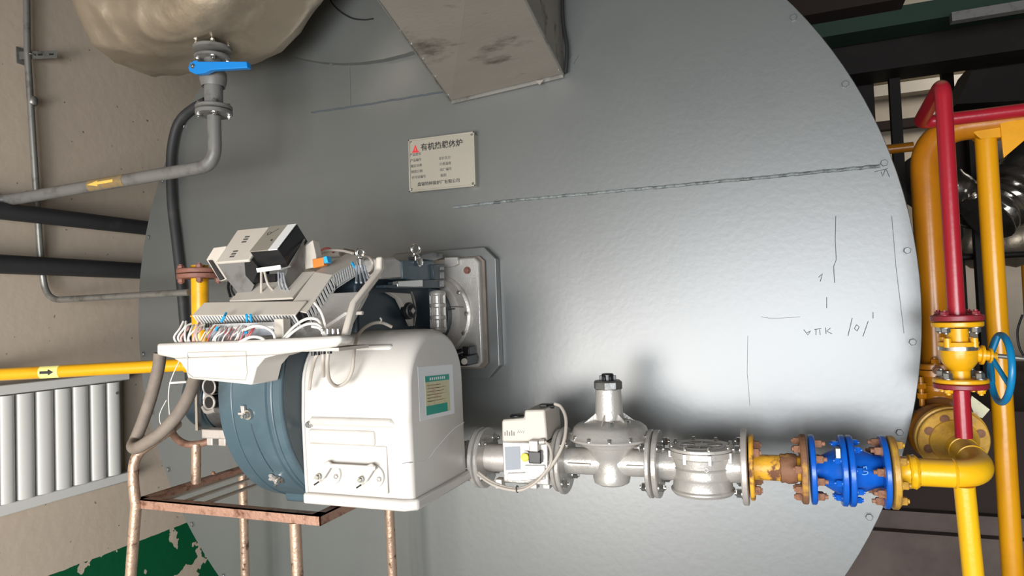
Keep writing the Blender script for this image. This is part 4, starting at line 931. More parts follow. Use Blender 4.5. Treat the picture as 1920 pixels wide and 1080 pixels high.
# ================================================================ STAND
stand = thing('burner_stand', 'rusty pipe-legged metal stand with slatted top beneath the burner', 'stand', (-0.4, -0.45, 0))
fz = 1.135
def ang(a, c, w=0.030, t=0.004, inward=V((0, 1, 0)), name='angle_bar'):
    a, c = V(a), V(c); b = nb(); para(b, a, c-a, V((0, 0, -w)), inward*t); para(b, a, c-a, inward*w, V((0, 0, -t))); return link(b, name, 'copper', stand, smooth=0)
xl_, xr_, yf_, yb_ = -0.785, -0.055, -0.70, -0.19
ang((xl_, yf_, fz), (xr_, yf_, fz)); ang((xl_, yf_, fz), (xl_, yb_, fz), inward=V((1, 0, 0))); ang((xr_, yf_, fz), (xr_, yb_, fz), inward=V((-1, 0, 0)))
ang((xl_, yb_, fz), (xr_, yb_, fz), inward=V((0, -1, 0)))
for k in range(3):
    x = xl_ + 0.085 + 0.085*k
    link(box(nb(), (x, yf_+0.004, fz-0.008), (x+0.022, yb_-0.004, fz-0.003)), 'slat', 'cable', stand)
def leg(top, foot, r=0.017, nm='leg'): return link(cyl(nb(), top, foot, r, 20), nm, 'post', stand)
def tofloor(p, px, py, y):
    q = P(px, py, y=y); p = V(p); d = (q-p); t = p.z/(-d.z); return p + d*t
a_ = V((xl_+0.012, yf_-0.004, fz-0.01)); leg(a_, tofloor(a_, 245, 1080, -0.71))
a_ = V((xr_-0.06, yf_+0.01, fz-0.03)); a_ = V((P(553, 965, y=-0.69).x, -0.69, fz-0.03)); leg(a_, tofloor(a_, 558, 1080, -0.69))
a_ = V((P(455, 900, y=-0.185).x, -0.185, fz+0.0)); leg(a_, (a_.x+0.005, -0.185, 0))
a_ = V((P(729, 955, y=-0.185).x, -0.185, fz+0.0)); leg(a_, (P(738, 1080, y=-0.185).x+0.01, -0.185, 0))
link(tube(nb(), smooth_path([V((xl_+0.012, yf_-0.004, fz-0.03)), P(250, 900, y=-0.705), P(252, 868, y=-0.70), P(262, 848, y=-0.69), P(290, 826, y=-0.66), P(316, 808, y=-0.62), P(332, 795, y=-0.56)]), 0.0165, 18), 'support_pipe', 'post', stand)
link(tube(nb(), smooth_path([P(325, 790, y=-0.58), P(322, 808, y=-0.56), P(333, 824, y=-0.53), P(352, 833, y=-0.50), P(375, 832, y=-0.47), P(398, 824, y=-0.44), P(414, 812, y=-0.42)]), 0.0125, 16), 'motor_cradle', 'copper', stand)
q = P(368, 832, y=-0.48); link(cyl(nb(), q, V((q.x-0.005, q.y, fz-0.004)), 0.0165, 18), 'cradle_post', 'post', stand)
for a, c in ((372, 897), (400, 889)): link(hexbolt(nb(), P(a, c, y=-0.47), (0, 0, 1), 0.007, 0.006), 'stand_bolt', 'rustbolt', stand)
"""
"""

# ================================================================ GAS TRAIN
AX = V((1, 0, 0))
# --- double solenoid valve
gv = thing('gas_valve', 'boxy grey gas solenoid valve with yellow button and looping cables, next to the white hood', 'gas valve', G(980))
flange(gv, G(908), AX, 0.095, 0.014, 'silver', 4, 'bright', br=0.010)
flange(gv, G(1054), -AX, 0.094, 0.013, 'silver', 4, 'silver', br=0.011)
gvb = nb(); g0, g1 = G(912), G(1050); cyl(gvb, g0, g1, 0.043, 32); link(gvb, 'bore_pipe', 'alu', gv)
yF = -0.395
def fx_(px, py): return P(px, py, y=yF)
p0, p1 = fx_(944, 906), fx_(1026, 828)
link(box(nb(), (p0.x, yF, fx_(985, 908).z), (p1.x, -0.25, fx_(985, 829).z)), 'valve_body', 'silver', gv, bevel=0.004)
b = nb(); prism(b, [fx_(a, c) for a, c in ((941, 829), (940, 790), (943, 787), (982, 784), (983, 769), (1021, 768), (1026, 828))], (0, 0.15, 0)); cov = link(b, 'actuator_cover', 'cream', gv, bevel=0.006)
b = nb()
for k in range(5):
    q = P(946 + k*4.2, 817, y=yF-0.0006); box(b, (q.x, q.y, q.z), (q.x+0.0035, q.y+0.0006, q.z+0.012+0.004*(k % 2)))
for k in range(4):
    q = P(970 + k*3.6, 812, y=yF-0.0006); para(b, q, V((0.003, 0, 0.008)), V((0.0015, 0, 0)), V((0, 0.0006, 0)))
link(b, 'cover_print', 'greypaint', cov, smooth=0)
q = P(970, 783, y=-0.34); link(lathe(nb(), q + V((0, 0, -0.006)), (0, 0, 1), [(0, 0.021), (0.006, 0.021), (0.007, 0.023), (0.014, 0.023), (0.016, 0.019)], 28), 'black_cap', 'black', gv)
q = P(1022, 762, y=-0.33); link(box(nb(), (q.x-0.012, -0.345, q.z-0.008), (q.x+0.010, -0.315, q.z+0.008)), 'top_plug', 'black', gv, bevel=0.002)
link(cyl(nb(), q + V((0.010, 0, 0.0)), q + V((0.028, 0, 0.001)), 0.007, 14), 'plug_gland', 'black', gv)
nm_ = [P(a, c, y=yF-0.0015) for a, c in ((948, 882), (976, 880), (975, 837), (946, 838))]
link(prism(nb(), nm_, (0, 0.0015, 0)), 'type_plate', 'wire_grey', gv, smooth=0)
b = nb(); prism(b, [P(a, c, y=yF-0.004) for a, c in ((951, 903), (1022, 899), (1022, 872), (984, 872), (984, 886), (951, 887))], (0, 0.004, 0)); link(b, 'body_boss', 'silver', gv, bevel=0.002)
b = nb(); box(b, (fx_(995, 850).x, yF-0.022, fx_(995, 866).z), (fx_(1018, 850).x, yF, fx_(995, 843).z)); link(b, 'switch_body', 'black', gv, bevel=0.003)
b = nb(); box(b, (fx_(996, 830).x, yF-0.024, fx_(996, 844).z), (fx_(1013, 830).x, yF, fx_(996, 823).z)); link(b, 'side_plug', 'alu', gv, bevel=0.003)
link(cyl(nb(), P(1012, 829, y=yF-0.012), P(1022, 828, y=yF-0.012), 0.009, 16), 'side_gland', 'alu', gv)
q = P(987, 856, y=yF-0.004); bt = link(lathe(nb(), q, (0, -1, 0), [(0, 0.017), (0.006, 0.017)], 28), 'button_base', 'steel', gv)
link(lathe(nb(), q + V((0, -0.006, 0)), (0, -1, 0), [(0, 0.0125), (0.008, 0.0125), (0.010, 0.010)], 24), 'yellow_button', 'knob_yellow', gv, label='round yellow button')
for a in (935, 1000, 1024):
    q = P(a, 912, y=yF+0.03); b = nb(); box(b, (q.x-0.011, q.y, q.z-0.008), (q.x+0.011, q.y+0.03, q.z+0.022))
    link(b, 'body_foot', 'alu', gv, bevel=0.002)
b = nb(); torus(b, P(1036, 870, y=yF+0.01), (0.2, -1, 0), 0.013, 0.003); link(b, 'test_nipple_ring', 'galv', gv)
cy2 = yF-0.03
for r_, q in ((0.005, [(1040, 757, -.33), (1052, 763, -.34), (1061, 785, -.37), (1059, 820, -.41), (1048, 850, -.43), (1030, 878, -.44), (1008, 900, -.44), (980, 915, -.43), (955, 915, -.43), (925, 905, -.42), (900, 888, -.40), (880, 868, -.38), (866, 850, -.36)]),
              (0.0042, [(1022, 828, -.41), (1030, 836, -.42), (1034, 852, -.43), (1033, 866, -.44), (1026, 880, -.445), (1006, 903, -.445), (980, 918, -.437), (955, 918, -.437), (925, 909, -.427), (900, 893, -.407), (880, 873, -.387), (864, 855, -.365)])):
    link(tube(nb(), smooth_path([P(a, c, y=y) for a, c, y in q], 8), r_, 10), 'signal_cable', 'cable', gv)
for a, c, y in ((970, 917, -.433), (882, 869, -.386)):
    q = P(a, c, y=y); link(torus(nb(), q, (1, 0, 0.1) if a > 900 else (1, 0.1, -1), 0.0095, 0.0016, 16, 6), 'cable_tie', 'ink', gv)

# --- pressure regulator
pr_g = thing('pressure_regulator', 'silver gas pressure regulator with wide round diaphragm dome and tall spring tower', 'regulator', G(1146))
flange(pr_g, G(1056), AX, 0.100, 0.014, 'silver', 4, 'bright', br=0.012)
flange(pr_g, G(1226), -AX, 0.098, 0.013, 'silver', 4, 'bright', br=0.012)
link(cyl(nb(), G(1058), G(1224), 0.040, 32), 'inlet_pipe', 'silver', pr_g)
link(box(nb(), G(1072) + V((0, -0.052, -0.002)), G(1114) + V((0, 0, 0.002))), 'casting_rib', 'silver', pr_g)
link(box(nb(), G(1180) + V((0, -0.052, -0.002)), G(1216) + V((0, 0, 0.002))), 'casting_rib', 'silver', pr_g)
g = G(1146); rcx = g.x
def gz2(py): return P(1146, py, y=-0.32).z - 0
zb2 = gz2(907)
def hh(py): return gz2(py) - zb2
link(lathe(nb(), (rcx, -0.32, zb2), (0, 0, 1), [(0, 0.040), (0.006, 0.052), (hh(893), 0.056), (hh(880), 0.050), (hh(864), 0.048), (hh(855), 0.055), (hh(842), 0.068), (hh(836), 0.072), (hh(834), 0.084), (hh(828), 0.090), (hh(822), 0.094)], 56), 'body', 'silver', pr_g)
dia = link(lathe(nb(), (rcx, -0.32, zb2 + hh(824)), (0, 0, 1), [(0, 0.112), (0.004, 0.121), (0.010, 0.123), (0.012, 0.121), (0.020, 0.115), (hh(800)-hh(824), 0.108), (hh(794)-hh(824), 0.096), (hh(790)-hh(824), 0.070), (hh(786)-hh(824), 0.050)], 72), 'diaphragm_housing', 'silver', pr_g)
for k in range(12):
    a = math.radians(30*k+12); link(hexbolt(nb(), (rcx + 0.116*math.cos(a), -0.32+0.116*math.sin(a), zb2 + hh(824) + 0.011), (0, 0, 1), 0.0065, 0.009), 'rim_screw', 'bright', dia)
b = nb()
for k in range(6):
    a = math.radians(60*k+25); d = V((math.cos(a), math.sin(a), 0)); t = V((-d.y, d.x, 0)); c = V((rcx, -0.32, 0))
    o1 = c + d*0.038 - t*0.002; zz = zb2 + hh(790)
    prism(b, [o1 + V((0, 0, zz-0.004)), o1 + d*0.045 + V((0, 0, zz-0.006)), o1 + V((0, 0, zz+0.028))], t*0.004)
link(b, 'rib', 'silver', dia, smooth=0)
for a_, z_ in ((3.6, 797), (4.3, 797)): link(hexbolt(nb(), (rcx + 0.075*math.cos(a_+1.4), -0.32+0.075*math.sin(a_+1.4), zb2+hh(796)), (0, 0, 1), 0.009, 0.018), 'vent_plug', 'bright', dia)
tzz = zb2 + hh(790)
Ht = P(1141, 729, y=-0.32).z - tzz
link(lathe(nb(), (rcx, -0.32, tzz), (0, 0, 1), [(0, 0.044), (0.01, 0.0425), (Ht, 0.0385)], 40), 'spring_tower', 'silver', pr_g)
link(lathe(nb(), (rcx, -0.32, tzz + Ht - 0.001), (0, 0, 1), [(0, 0.040), (0.003, 0.043), (0.022, 0.043), (0.027, 0.038)], 8), 'tower_nut', 'steel', pr_g)
zc_ = tzz + Ht + 0.024
cp = nb(); lathe(cp, (rcx, -0.32, zc_), (0, 0, 1), [(0, 0.018), (0.020, 0.018), (0.022, 0.015)], 24)
for k in range(6):
    a = math.radians(60*k+10); d = V((math.cos(a), math.sin(a), 0)); t = V((-d.y, d.x, 0)); para(cp, V((rcx, -0.32, zc_)) + d*0.012 - t*0.005, d*0.013, t*0.010, V((0, 0, 0.016)))
link(cp, 'adjusting_cap', 'black', pr_g, bevel=0.001, label='black adjusting cap')

# --- gas filter
fl = thing('gas_filter', 'round silver cast gas filter with bolted lid between the regulator and the yellow spool', 'filter', G(1315))
flange(fl, G(1229), AX, 0.097, 0.016, 'silver', 4, 'bright', br=0.012)
flange(fl, G(1403), -AX, 0.104, 0.016, 'alu', 4, 'bright', br=0.012)
link(cyl(nb(), G(1232), G(1400), 0.045, 32), 'neck', 'silver', fl)
f0 = G(1316); fzb = P(1316, 925, y=-0.32).z; fzt = P(1316, 842, y=-0.32).z; h_f = fzt-fzb
link(lathe(nb(), (f0.x, -0.32, fzb), (0, 0, 1), [(0, 0.060), (0.004, 0.082), (0.012, 0.088), (0.016, 0.088), (0.020, 0.083), (h_f*0.35, 0.080), (h_f*0.4, 0.083), (h_f*0.45, 0.080), (h_f*0.6, 0.081), (h_f*0.63, 0.084), (h_f*0.66, 0.081), (h_f*0.84, 0.084), (h_f*0.88, 0.090), (h_f, 0.090)], 64), 'drum', 'silver', fl)
lid = link(lathe(nb(), (f0.x, -0.32, fzt + 0.0005), (0, 0, 1), [(0, 0.088), (0.002, 0.090), (0.009, 0.090), (0.011, 0.086), (0.0105, 0.070), (0.013, 0.068), (0.013, 0.060), (0.009, 0.058), (0.009, 0.02), (0.013, 0.018), (0.013, 0.001)], 64), 'lid', 'silver', fl)
for k in range(8):
    a = math.radians(45*k+20); link(hexbolt(nb(), (f0.x + 0.083*math.cos(a), -0.32+0.083*math.sin(a), fzt+0.011), (0, 0, 1), 0.0055, 0.007), 'lid_bolt', 'bright', lid)
    link(box(nb(), (f0.x + 0.088*math.cos(a)-0.005, -0.32+0.088*math.sin(a)-0.005, fzt-0.028), (f0.x + 0.088*math.cos(a)+0.005, -0.32+0.088*math.sin(a)+0.005, fzt)), 'lug', 'silver', fl, bevel=0.001)
b = nb()
for k in range(8):
    a = math.radians(45*k); d = V((math.cos(a), math.sin(a), 0)); t = V((-d.y, d.x, 0)); para(b, V((f0.x, -0.32, fzt+0.009)) + d*0.018 - t*0.002, d*0.045, t*0.004, V((0, 0, 0.004)))
link(b, 'lid_rib', 'silver', lid, smooth=0)
b = nb(); q = P(1322, 889, y=-0.402); tube(b, [q, q + V((0, 0, 0.016))], 0.0012, 6); torus(b, q + V((0.004, 0, 0.011)), (0, 1, 0), 0.005, 0.0012, 14, 6); link(b, 'casting_mark', 'silver', fl)

# --- rusty yellow spool piece
sp_ = thing('spool_piece', 'short yellow pipe spool with rust patches between silver filter and blue valve', 'pipe', G(1455))
flange(sp_, G(1406), AX, 0.090, 0.012, 'yellow_rust', 4, 'rustbolt', br=0.012)
flange(sp_, G(1513), -AX, 0.092, 0.016, 'brownrust', 8, 'rustbolt', br=0.010, ph=0.2)
link(cyl(nb(), G(1410), G(1508), 0.0345, 32), 'pipe', 'yellow_rust', sp_)
b = nb(); g0 = G(1462); L_ = G(1494).x - g0.x
lathe(b, g0, AX, [(0, 0.0345), (0.004, 0.039), (0.012, 0.038), (0.020, 0.041), (L_*0.8, 0.040), (L_, 0.038)], 32)
for v_2 in b.verts: v_2.co += V((random.uniform(-1, 1), random.uniform(-1, 1), random.uniform(-1, 1)))*0.0009
link(b, 'weld_lump', 'brownrust', sp_)

# --- blue flanged valve
bv = thing('flanged_filter_valve', 'bright blue cast flanged fitting with chipped paint and many bolts in the gas line', 'valve', G(1590))
flange(bv, G(1518), AX, 0.092, 0.014, 'blue', 8, 'rustbolt', br=0.0105, ph=0.2, bh=0.016, shank=0.010)
flange(bv, G(1663), -AX, 0.093, 0.014, 'blue', 8, 'rustbolt', br=0.0105, ph=0.2, bh=0.016, shank=0.010)
gm = G(1587)
flange(bv, gm + V((-0.0015, 0, 0)), -AX, 0.092, 0.015, 'blue', 8, 'blue', br=0.0085, ph=0.55, bh=0.013, shank=0.006)
flange(bv, gm + V((0.0015, 0, 0)), AX, 0.092, 0.015, 'blue', 8, 'blue', br=0.0085, ph=0.55, bh=0.013, shank=0.006)
a0 = G(1528); La = gm.x-0.012-a0.x
link(lathe(nb(), a0, AX, [(0, 0.036), (La*0.25, 0.038), (La*0.65, 0.054), (La, 0.068)], 48), 'cone_body', 'blue', bv)
a1 = G(1652); Lb = a1.x-(gm.x+0.012)
link(lathe(nb(), (gm.x+0.012, -0.32, a1.z), AX, [(0, 0.066), (Lb*0.35, 0.056), (Lb*0.75, 0.044), (Lb, 0.040)], 48), 'cone_body', 'blue', bv)
b = nb(); q = P(1571, 849, y=-0.385); box(b, (q.x-0.006, q.y-0.008, q.z-0.013), (q.x+0.006, q.y+0.02, q.z+0.013)); link(b, 'lug', 'steel', bv, bevel=0.001)
# raised casting letters
text('50', 0.024, 'handle_blue', 'casting_letters', bv, (P(1611, 874, y=-0.378).x, -0.379, P(1611, 874, y=-0.378).z), V((0.2, 0, -1)), V((1, 0, 0.2)), 0.001)

# --- elbow pipe after the blue valve, with its front flange
EX = P(1838, 870, y=-0.32).x
ep = thing('gas_elbow_pipe', 'bright yellow pipe from the blue valve bending back to a big round yellow flange', 'pipe', (EX, -0.32, 1.2))
flange(ep, G(1667), AX, 0.093, 0.016, 'brass', 8, 'brass', br=0.0105, ph=0.2)
gzE = P(1700, 884, y=-0.32).z
gS = V((G(1670).x, -0.32, gzE)); C1 = V((P(1836, 880, y=-0.32).x, -0.32, gzE)); FL = V((1.643, -0.065, 1.288))
C1.x = 1.662
link(tube(nb(), fillet([gS, C1, FL], 0.085, 14), 0.0350, 36), 'pipe', 'yellow_bright', ep)
b = nb(); g0 = V((G(1686).x, -0.32, gzE)); L_ = G(1722).x-g0.x
lathe(b, g0, AX, [(0, 0.036), (0.003, 0.038), (L_*0.45, 0.039), (L_*0.5, 0.044), (L_*0.62, 0.041), (L_*0.8, 0.044), (L_, 0.0375)], 36)
for v_2 in b.verts: v_2.co += V((random.uniform(-1, 1), random.uniform(-1, 1), random.uniform(-1, 1)))*0.0012
link(b, 'weld_neck', 'yellow_bright', ep)
b = nb(); q = V((G(1787).x, -0.32, gzE)); lathe(b, q, AX, [(0, 0.0355), (0.002, 0.038), (0.004, 0.037), (0.006, 0.0355)], 36); link(b, 'weld_bead', 'yellow_bright', ep)
dF = (FL - C1).normalized()
flange(ep, FL, -dF, 0.090, 0.016, 'brass', 8, 'brownrust', br=0.010, ph=0.35, bh=0.002, shank=0, bc=0.76)
b = nb(); lathe(b, FL, -dF, [(0.014, 0.064), (0.022, 0.062), (0.030, 0.052), (0.045, 0.044), (0.060, 0.0350)], 40); link(b, 'flange_neck', 'brass', ep)
for k in (0.09, 0.15): link(torus(nb(), FL - dF*k, dF, 0.035, 0.0025, 36, 8), 'weld_bead', 'yellow_bright', ep)

post = thing('pipe_support', 'bright yellow upright post holding up the elbow pipe at lower right', 'post', (1.6, -0.32, 0))
q0 = P(1808, 912, y=-0.32); q1 = P(1825, 1080, y=-0.32); d = q1-q0; ft = q0 + d*(q0.z/-d.z)
link(cyl(nb(), V((q0.x, -0.32, gzE-0.03)), ft, 0.0235, 28), 'pole', 'yellow_bright', post)
link(box(nb(), (ft.x-0.06, -0.38, 0), (ft.x+0.06, -0.26, 0.01)), 'base_plate', 'yellow_bright', post)

# --- main vertical gas line behind the disc edge
AY = 0.15
mp_ = thing('gas_main_pipe', 'thick ochre-yellow gas pipe rising beside the boiler rim, turning right below the red pipe', 'pipe', (1.66, AY, 1.4))
ax_ = P(1745, 500, y=AY).x
zH = P(1800, 236, y=AY).z
hy0 = P(1780, 238, y=AY)
hend = V((3.9, 0.72, zH+0.03))
link(tube(nb(), fillet([(ax_, AY, 1.47), (ax_, AY, zH-0.005), (3.6, AY+0.05, zH+0.01)], 0.13, 16), 0.0415, 36), 'pipe', 'ochre', mp_)
zf_ = P(1760, 690, y=AY).z
flange(mp_, (ax_, AY, zf_), (0, 0, 1), 0.080, 0.018, 'ochre', 6, 'ochre', br=0.012, bh=0.014)
# lower valve body behind the front flange
b = nb(); lathe(b, (ax_, AY, zf_-0.002), (0, 0, -1), [(0, 0.080), (0.018, 0.080), (0.0185, 0.05), (0.05, 0.05), (0.08, 0.060)], 40); tube(b, fillet([(ax_, AY, zf_-0.05), (ax_, AY, 1.345), FL + dF*0.03], 0.05, 8), 0.055, 32)
wy = thing('wafer_valve', 'dusty ochre valve body behind the big round yellow flange, with a pale paper tag', 'valve', (ax_, AY, 1.3))
link(b, 'body', 'ochre', wy)
flange(wy, FL + dF*0.002, dF, 0.094, 0.018, 'brass', 8, 'brownrust', br=0.011, ph=0.35)
link(lathe(nb(), FL + V((-0.012, 0.08, 0.0)), (-0.1, 1, 0), [(-0.03, 0.078), (-0.012, 0.086), (0.02, 0.086), (0.03, 0.078)], 40), 'rear_flange', 'ochre', wy)
q = P(1748, 700, y=AY-0.1); b = nb(); cyl(b, (q.x-0.03, AY-0.09, q.z-0.012), (q.x-0.03, AY-0.09, q.z-0.10), 0.008, 12); hexbolt(b, (q.x-0.03, AY-0.09, q.z-0.03), (0, 0, -1), 0.014, 0.016); hexbolt(b, (q.x-0.03, AY-0.09, q.z-0.06), (0, 0, -1), 0.014, 0.016); link(b, 'stud', 'ochre', wy)
q = P(1757, 694, y=AY-0.085); link(hexbolt(nb(), q, (0, -1, 0), 0.011, 0.010), 'plug', 'rustbolt', wy)
b = nb(); prism(b, [P(a, c, y=0.02) for a, c in ((1819, 757), (1822, 742), (1856, 768), (1842, 784), (1828, 780))], (0, 0.0006, 0)); link(b, 'paper_tag', 'label_beige', wy, smooth=0)

# --- red pipe with small valve
RY = -0.20
rp_ = thing('red_pipe', 'red pipe folding over at the top and dropping vertically through a small yellow valve', 'pipe', (1.64, RY, 1.33))
rx0 = P(1785, 450, y=RY).x
topz = P(1765, 157, y=RY).z
bk = P(1745, 212, y=0.05); 
zU = P(1802, 600, y=RY).z; zLo = P(1803, 718, y=RY).z
hz = P(1800, 221, y=0.10).z
link(tube(nb(), fillet([(rx0, RY, zU), (rx0, RY, topz), (rx0, 0.105, hz+0.0), (3.4, 0.14, hz+0.02)], 0.035, 8), 0.0205, 24), 'pipe', 'red', rp_)
flange(rp_, (rx0, RY, zU-0.002), (0, 0, 1), 0.062, 0.016, 'redflange', 4, 'redflange', br=0.010, bh=0.008)
link(tube(nb(), [(rx0, RY, zLo-0.002), (rx0, RY, 1.318)], 0.0205, 24), 'lower_pipe', 'red', rp_)
flange(rp_, (rx0, RY, zLo), (0, 0, -1), 0.064, 0.014, 'redflange', 4, 'yellow', br=0.010, bh=0.008)
bvv = thing('ball_valve', 'small yellow valve between two red flanges with an oval blue handwheel', 'valve', (rx0, RY, zLo))
flange(bvv, (rx0, RY, zU-0.004), (0, 0, -1), 0.060, 0.014, 'yellow', 4, 'steel', br=0.011, bh=0.012)
flange(bvv, (rx0, RY, zLo+0.001), (0, 0, 1), 0.064, 0.012, 'yellow', 4, 'steel', br=0.011, bh=0.016)
def vzz(py): return P(1800, py, y=RY).z - zLo
link(lathe(nb(), (rx0, RY, zLo), (0, 0, 1), [(0.01, 0.024), (vzz(695), 0.024), (vzz(690), 0.030), (vzz(680), 0.040), (vzz(668), 0.044), (vzz(657), 0.044), (vzz(656), 0.047), (vzz(650), 0.047), (vzz(648), 0.045), (vzz(641), 0.047), (vzz(640), 0.026), (vzz(616), 0.025)], 40), 'body', 'yellow', bvv)
link(lathe(nb(), (rx0, RY, zLo+vzz(656)), (0, 0, 1), [(0, 0.0475), (vzz(649)-vzz(656), 0.0475)], 40), 'bare_band', 'bright', bvv)
b = nb()
for a in (0.7, 2.3, 3.9, 5.5): cyl(b, (rx0+0.042*math.cos(a), RY+0.042*math.sin(a), zLo+vzz(650)), (rx0+0.042*math.cos(a), RY+0.042*math.sin(a), zLo+vzz(633)), 0.009, 12)
link(b, 'bonnet_bolt', 'yellow', bvv)
sz = P(1850, 664, y=RY).z
b = nb(); lathe(b, (rx0+0.035, RY, sz), (1, 0, -0.12), [(0, 0.020), (0.012, 0.020), (0.014, 0.026), (0.020, 0.026), (0.021, 0.014), (0.032, 0.014), (0.033, 0.020), (0.038, 0.020), (0.040, 0.010), (0.050, 0.010)], 20); link(b, 'stem_gland', 'yellow', bvv)
link(cyl(nb(), (rx0+0.080, RY, sz-0.004), (rx0+0.155, RY, sz-0.014), 0.006, 12), 'stem', 'galv', bvv)
wc = V((P(1876, 690, y=RY).x, RY, P(1876, 691, y=RY).z))
b = nb(); pts = []
for k in range(41):
    a = 2*math.pi*k/40; pts.append(wc + V((0.006*math.sin(a), 0.088*math.cos(a), 0.088*math.sin(a))))
tube(b, pts, 0.0085, 12); wh = link(b, 'handwheel', 'wheel_blue', bvv)
b = nb()
for a in (90, 210, 330):
    a = math.radians(a); tube(b, [V((wc.x-0.02, RY, sz-0.006)), wc + V((0, 0.085*math.cos(a), 0.085*math.sin(a)))], 0.006, 10)
link(b, 'spoke', 'wheel_blue', wh)

# --- yellow support post with gusset
py_ = thing('pipe_support', 'ochre-yellow full-height post with gusset plate carrying the overhead gas pipe, right of the handwheel', 'post', (1.82, AY, 0))
q0, q1 = P(1848, 260, y=AY), P(1898, 1060, y=AY); bxx = (q0.x+q1.x)/2
link(cyl(nb(), (bxx, AY, 0.0), (bxx, AY, zH-0.035), 0.029, 30), 'pole', 'post_yellow', py_)
b = nb(); prism(b, [(bxx-0.02, AY-0.03, zH-0.055), (bxx+0.085, AY-0.03, zH-0.055+0.0), (bxx+0.085, AY-0.03, zH+0.004), (bxx+0.02, AY-0.03, zH+0.004), (bxx-0.04, AY-0.03, zH-0.03)], (0, 0.06, 0)); link(b, 'saddle', 'post_yellow', py_, bevel=0.003)
b = nb(); prism(b, [(bxx+0.030, AY-0.035, zH-0.01), (bxx+0.092, AY-0.035, zH-0.01), (bxx+0.092, AY-0.035, zH-0.07), (bxx+0.034, AY-0.035, zH-0.12)], (0, 0.008, 0)); link(b, 'gusset', 'post_yellow', py_, bevel=0.001)
link(box(nb(), (bxx-0.07, AY-0.07, 0), (bxx+0.07, AY+0.07, 0.01)), 'base_plate', 'ochre', py_)

# ================================================================ BACKGROUND, RIGHT
def bgbox(px0, py0, px1, py1, y, d, name, m, label, cat, grp=None, z0=None, z1=None):
    a, c = P(px0, py0, y=y), P(px1, py1, y=y)
    o = link(box(nb(), (a.x, y, a.z if z0 is None else z0), (c.x, y+d, c.z if z1 is None else z1)), name, m, smooth=0)
    tag(o, label, cat, grp); return o
ZPL = P(1750, 962, y=0.95).z
# roof beams (run along the room width)
def beam(pA, pB, y, h, d, name, m, label):
    a, c = P(*pA, y=y), P(*pB, y=y); zz = (a.z+c.z)/2
    o = link(box(nb(), (a.x, y, zz), (8.8 if m != 'brownbeam' else c.x, y+d, zz+h)), name, m, smooth=0)
    return tag(o, label, 'beam')
beam((1560, 142), (1900, 98), 2.0, 0.28, 0.25, 'roof_beam', 'blackbeam', 'deep black steel beam running overhead to the right behind the boiler')
beam((1500, 70), (1900, 18), 1.75, 0.10, 0.20, 'roof_beam', 'greenbeam', 'dark green painted beam just above the black steel beam at upper right')
beam((1480, 30), (1700, 0), 1.6, 0.16, 0.16, 'roof_beam', 'brownbeam', 'dark brown beam at the very top right above the green beam')
q = P(1785, 32, y=1.55); 
o = link(box(nb(), (q.x, 1.55, q.z-0.02), (q.x+0.42, 1.60, q.z+0.025)), 'cable_tray', 'greypaint', smooth=0); tag(o, 'short grey metal tray hanging under the green beam at the top right corner', 'cable tray')
# slanting dark duct
b = nb(); prism(b, [P(a, c, y=2.3) for a, c in ((1838, 100), (1960, 85), (1960, 186), (1793, 195))], (0, 0.5, 0)); tag(link(b, 'dark_hopper', 'blackbeam', smooth=0), 'dark slant-sided steel hopper behind the red pipe at upper right', 'hopper')
# pale far wall panels with ledges
for i, (p1_, p2_, h) in enumerate((((1596, 150), (1832, 118), 0.05), ((1625, 175), (1812, 152), 0.05), ((1700, 310), (1740, 306), 0.03))):
    a, c = P(*p1_, y=4.6), P(*p2_, y=4.6)
    o = link(box(nb(), (a.x-0.2, 4.55, (a.z+c.z)/2-h), (c.x+0.8, 4.70, (a.z+c.z)/2+h)), 'wall_ledge', 'ledge', smooth=0)
    tag(o, ['upper pale ledge on the far wall under the black beam', 'lower pale ledge on the far wall under the black beam', 'lowest short pale ledge on the far wall beside the ochre pipe'][i], 'ledge')
o = link(box(nb(), (1.6, 4.7, 0.0), (7.5, 4.9, 5.1)), 'wall_back', 'wallback', smooth=0); struct(o)
a = P(1640, 237, y=4.6); o = link(box(nb(), (a.x, 4.60, a.z-0.04), (a.x+1.6, 4.69, a.z+0.04)), 'wall_ledge', 'brownbeam', smooth=0); tag(o, 'dark brown rail on the far wall between pale ledge and red pipe', 'rail')
for (pa, pb, y, w, lab, zb_) in (((1675, 140), (1690, 330), 2.2, 0.028, 'thin black upright between boiler rim and thick ochre pipe', ZPL),
                            ((1777, 128), (1786, 300), 3.0, 0.035, 'thin black upright rising behind the top of the red pipe', ZPL),
                            ((1838, 300), (1846, 600), 2.2, 0.035, 'black upright between the red pipe and the ochre post', ZPL)):
    a, c = P(*pa, y=y), P(*pb, y=y); x = (a.x+c.x)/2
    zt_ = 5.1 if pa[0] < 1800 else P(1830, 240, y=y).z
    o = link(box(nb(), (x-w, y, zb_), (x+w, y+0.06, min(zt_, 4.9))), 'steel_column', 'blackbeam', smooth=0); tag(o, lab, 'column')
q = P(1630, 200, y=2.3); o = link(box(nb(), (q.x-0.10, 2.3, ZPL), (q.x+0.03, 2.4, P(1640, 145, y=2.3).z)), 'steel_column', 'blackbeam', smooth=0); tag(o, 'broad black upright half hidden by the upper right boiler rim', 'column')
a, c = P(1760, 484, y=2.35), P(1960, 474, y=2.35)
tag(link(cyl(nb(), (a.x-0.4, 2.35, (a.z+c.z)/2), (5.0, 2.35, (a.z+c.z)/2), 0.02, 12), 'guard_rail', 'blackbeam'), 'thin black horizontal rail crossing behind the red pipe and ochre post', 'rail')
